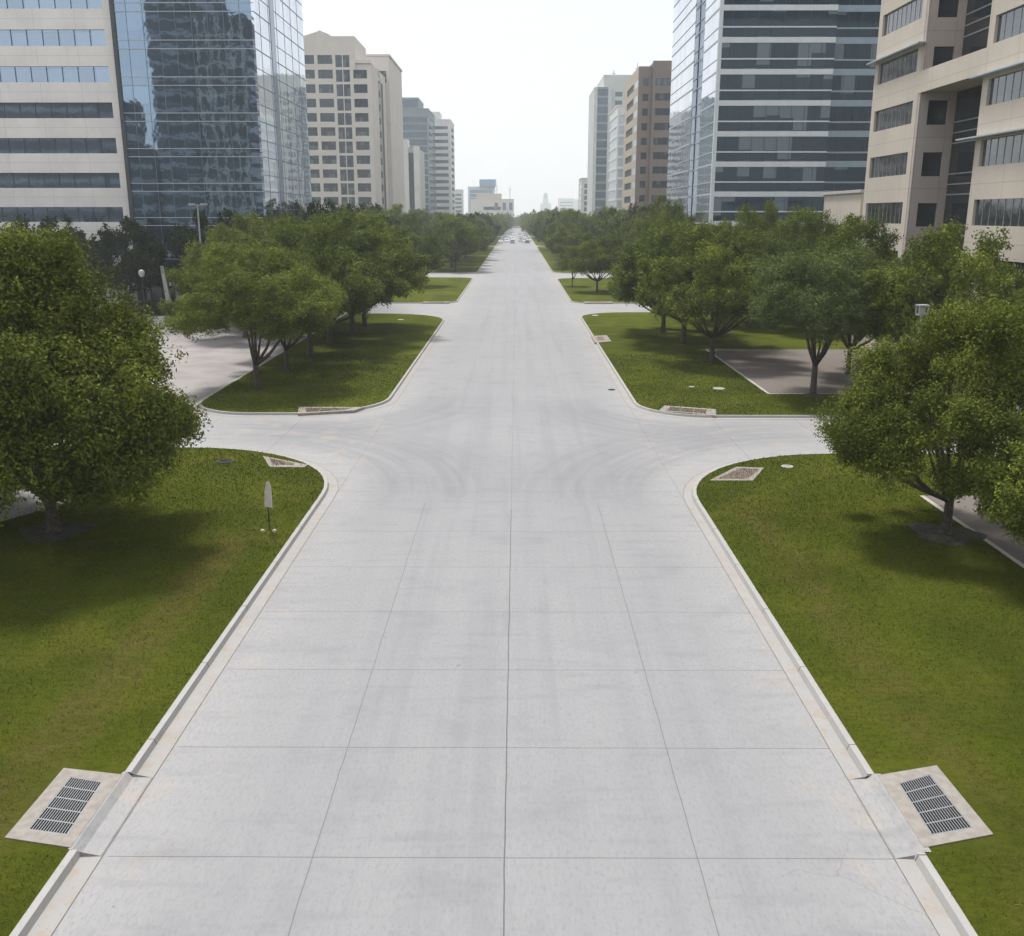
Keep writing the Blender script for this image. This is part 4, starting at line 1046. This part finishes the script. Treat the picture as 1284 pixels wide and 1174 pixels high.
for k, c in paints.items(): plain('paint_'+k, c, .3, .03, 1, 0, .6)
protos = {}
def car(col, x, y, rot, label):
    t = thing('car', (x, y, .02), label, 'car', 'cars at the far end of the road'); t.rotation_euler[2] = rot
    if not protos:
        for nm, b, m_ in (('body', cb, 'paint_white'), ('side_window', cg, 'carglass'), ('windscreen', cg2, 'carglass'), ('wheel', cw, 'rubber')):
            o = b.build(nm, M[m_]); protos[nm] = o.data; bpy.data.objects.remove(o)
    for nm in ('body', 'side_window', 'windscreen'):
        o = bpy.data.objects.new(nm, protos[nm]); C.objects.link(o); o.parent = t
        if nm == 'body':
            key = 'body_'+col
            if key not in protos: protos[key] = protos['body'].copy(); protos[key].materials.clear(); protos[key].materials.append(M['paint_'+col])
            o.data = protos[key]
        if nm == 'windscreen': o.location = (0, 0, .012)
    for sx in (-.85, .85):
        for sy in (-1.35, 1.4):
            o = bpy.data.objects.new('wheel', protos['wheel']); C.objects.link(o); o.parent = t; o.location = (sx, sy, .33)
cars = [('dark', -1.9, 430, 0), ('dark', 4.6, 432, PI), ('white', -7.2, 441, 0), ('white', -4.6, 452, 0), ('silver', 1.8, 455, PI), ('white', 5.6, 462, PI), ('white', -1.8, 478, 0), ('white', -6.2, 490, 0),
        ('silver', 2.2, 500, PI), ('white', 5.4, 515, PI), ('white', -2.6, 530, 0), ('white', 1.5, 552, PI), ('white', -6, 566, 0), ('silver', 5.2, 585, PI), ('white', -2, 610, 0), ('white', 2, 640, PI),
        ('white', 5, 670, PI), ('white', -3, 700, 0), ('white', 3.4, 446, PI)]
for i, (c, x, y, r) in enumerate(cars):
    car(c, x, y, r, '%s car, %s from the front of the far traffic' % (c, (['first']+ordn)[i]))
for i, (c, x, y) in enumerate((('white', -13.4, 405), ('white', 12.6, 372), ('silver', -12.2, 445))):
    car(c, x, y, .1, ('white car parked off the left kerb before the far traffic', 'white car parked off the right kerb before the far traffic', 'silver car off the left kerb beside the far traffic')[i])

# ---------------------------------------------------------------- haze
b = MB(); b.box(-420, 420, -130, 3050, -14, 125)
o = b.build('haze', None if False else bpy.data.materials.new('haze')); tag(o, 'thin pale haze filling the air down the avenue', 'haze', kind='stuff')
hm = o.data.materials[0]; hm.use_nodes = True; nt = hm.node_tree; nt.nodes.remove(nt.nodes['Principled BSDF'])
pv = nt.nodes.new('ShaderNodeVolumePrincipled'); pv.inputs['Color'].default_value = (.90, .95, 1, 1); pv.inputs['Anisotropy'].default_value = .25; pv.inputs['Density'].default_value = HAZE = .0003
nt.links.new(pv.outputs[0], nt.nodes['Material Output'].inputs['Volume'])

# ---------------------------------------------------------------- light, sky, camera
SUN_EL, SUN_AZ = 62, -28            # azimuth clockwise from +Y: ahead and to the left
w = bpy.data.worlds.new('World'); SC.world = w; w.use_nodes = True
nt = w.node_tree; bg = nt.nodes['Background']; sk = nt.nodes.new('ShaderNodeTexSky'); sk.sky_type = 'NISHITA'; sk.sun_disc = False
sk.sun_elevation = R(SUN_EL); sk.sun_rotation = R(SUN_AZ); sk.dust_density = 3.; sk.air_density = 1.; sk.ozone_density = 3.
# thin high overcast drawn over the clear sky
tc = nt.nodes.new('ShaderNodeTexCoord'); mp = nt.nodes.new('ShaderNodeMapping'); mp.inputs['Scale'].default_value = (1.2, 1.2, 4)
nz = nt.nodes.new('ShaderNodeTexNoise'); nz.inputs['Scale'].default_value = 1.6; nz.inputs['Detail'].default_value = 5
nt.links.new(tc.outputs['Generated'], mp.inputs[0]); nt.links.new(mp.outputs[0], nz.inputs['Vector'])
mr = nt.nodes.new('ShaderNodeMapRange'); nt.links.new(nz.outputs['Fac'], mr.inputs[0]); mr.inputs[1].default_value = .3; mr.inputs[2].default_value = .7; mr.inputs[3].default_value = .68; mr.inputs[4].default_value = .86
mx = nt.nodes.new('ShaderNodeMix'); mx.data_type = 'RGBA'; nt.links.new(mr.outputs[0], mx.inputs[0]); nt.links.new(sk.outputs[0], mx.inputs[6]); 
sx = nt.nodes.new('ShaderNodeSeparateXYZ'); nt.links.new(tc.outputs['Generated'], sx.inputs[0])
br = nt.nodes.new('ShaderNodeMapRange'); nt.links.new(sx.outputs[1], br.inputs[0]); br.inputs[1].default_value = -.6; br.inputs[2].default_value = .5; br.inputs[3].default_value = 1.35; br.inputs[4].default_value = 1.0  # veil raised behind the camera, added to light the fronts facing it
vm = nt.nodes.new('ShaderNodeVectorMath'); vm.operation = 'SCALE'; vm.inputs[0].default_value = (4.45, 4.45, 4.48); nt.links.new(br.outputs[0], vm.inputs['Scale']); nt.links.new(vm.outputs[0], mx.inputs[7])
nt.links.new(mx.outputs[2], bg.inputs[0]); bg.inputs[1].default_value = .15
l = bpy.data.lights.new('sun', 'SUN'); l.energy = 2.8; l.angle = R(10); l.color = (1, .965, .92)
so = bpy.data.objects.new('sun', l); C.objects.link(so)
d = Vector((math.sin(R(SUN_AZ))*math.cos(R(SUN_EL)), math.cos(R(SUN_AZ))*math.cos(R(SUN_EL)), math.sin(R(SUN_EL))))
so.rotation_euler = d.to_track_quat('Z', 'Y').to_euler()
cam = bpy.data.cameras.new('camera'); co = bpy.data.objects.new('camera', cam); C.objects.link(co); SC.camera = co
co.location = (0, 0, 12); cam.sensor_width = 36; cam.lens = 1200/1284*36; cam.clip_end = 9000; cam.clip_start = .1
pitch = math.atan(317/1200); yaw = math.atan(6/1200*math.cos(pitch))
co.rotation_euler = (PI/2-pitch, 0, yaw)
SC.view_settings.view_transform = 'Standard'; SC.view_settings.look = 'None'; SC.view_settings.gamma = 1
SC.view_settings.exposure = .6
cy = SC.cycles; SC.render.engine = 'CYCLES'
cy.use_denoising = True; cy.denoiser = 'OPENIMAGEDENOISE'; cy.denoising_input_passes = 'RGB_ALBEDO_NORMAL'; cy.denoising_prefilter = 'NONE'; cy.max_bounces = 6; cy.diffuse_bounces = 3; cy.glossy_bounces = 3; cy.transmission_bounces = 2; cy.volume_bounces = 1; cy.transparent_max_bounces = 4
cy.volume_step_rate = 4; cy.caustics_reflective = False; cy.caustics_refractive = False; cy.sample_clamp_indirect = 4
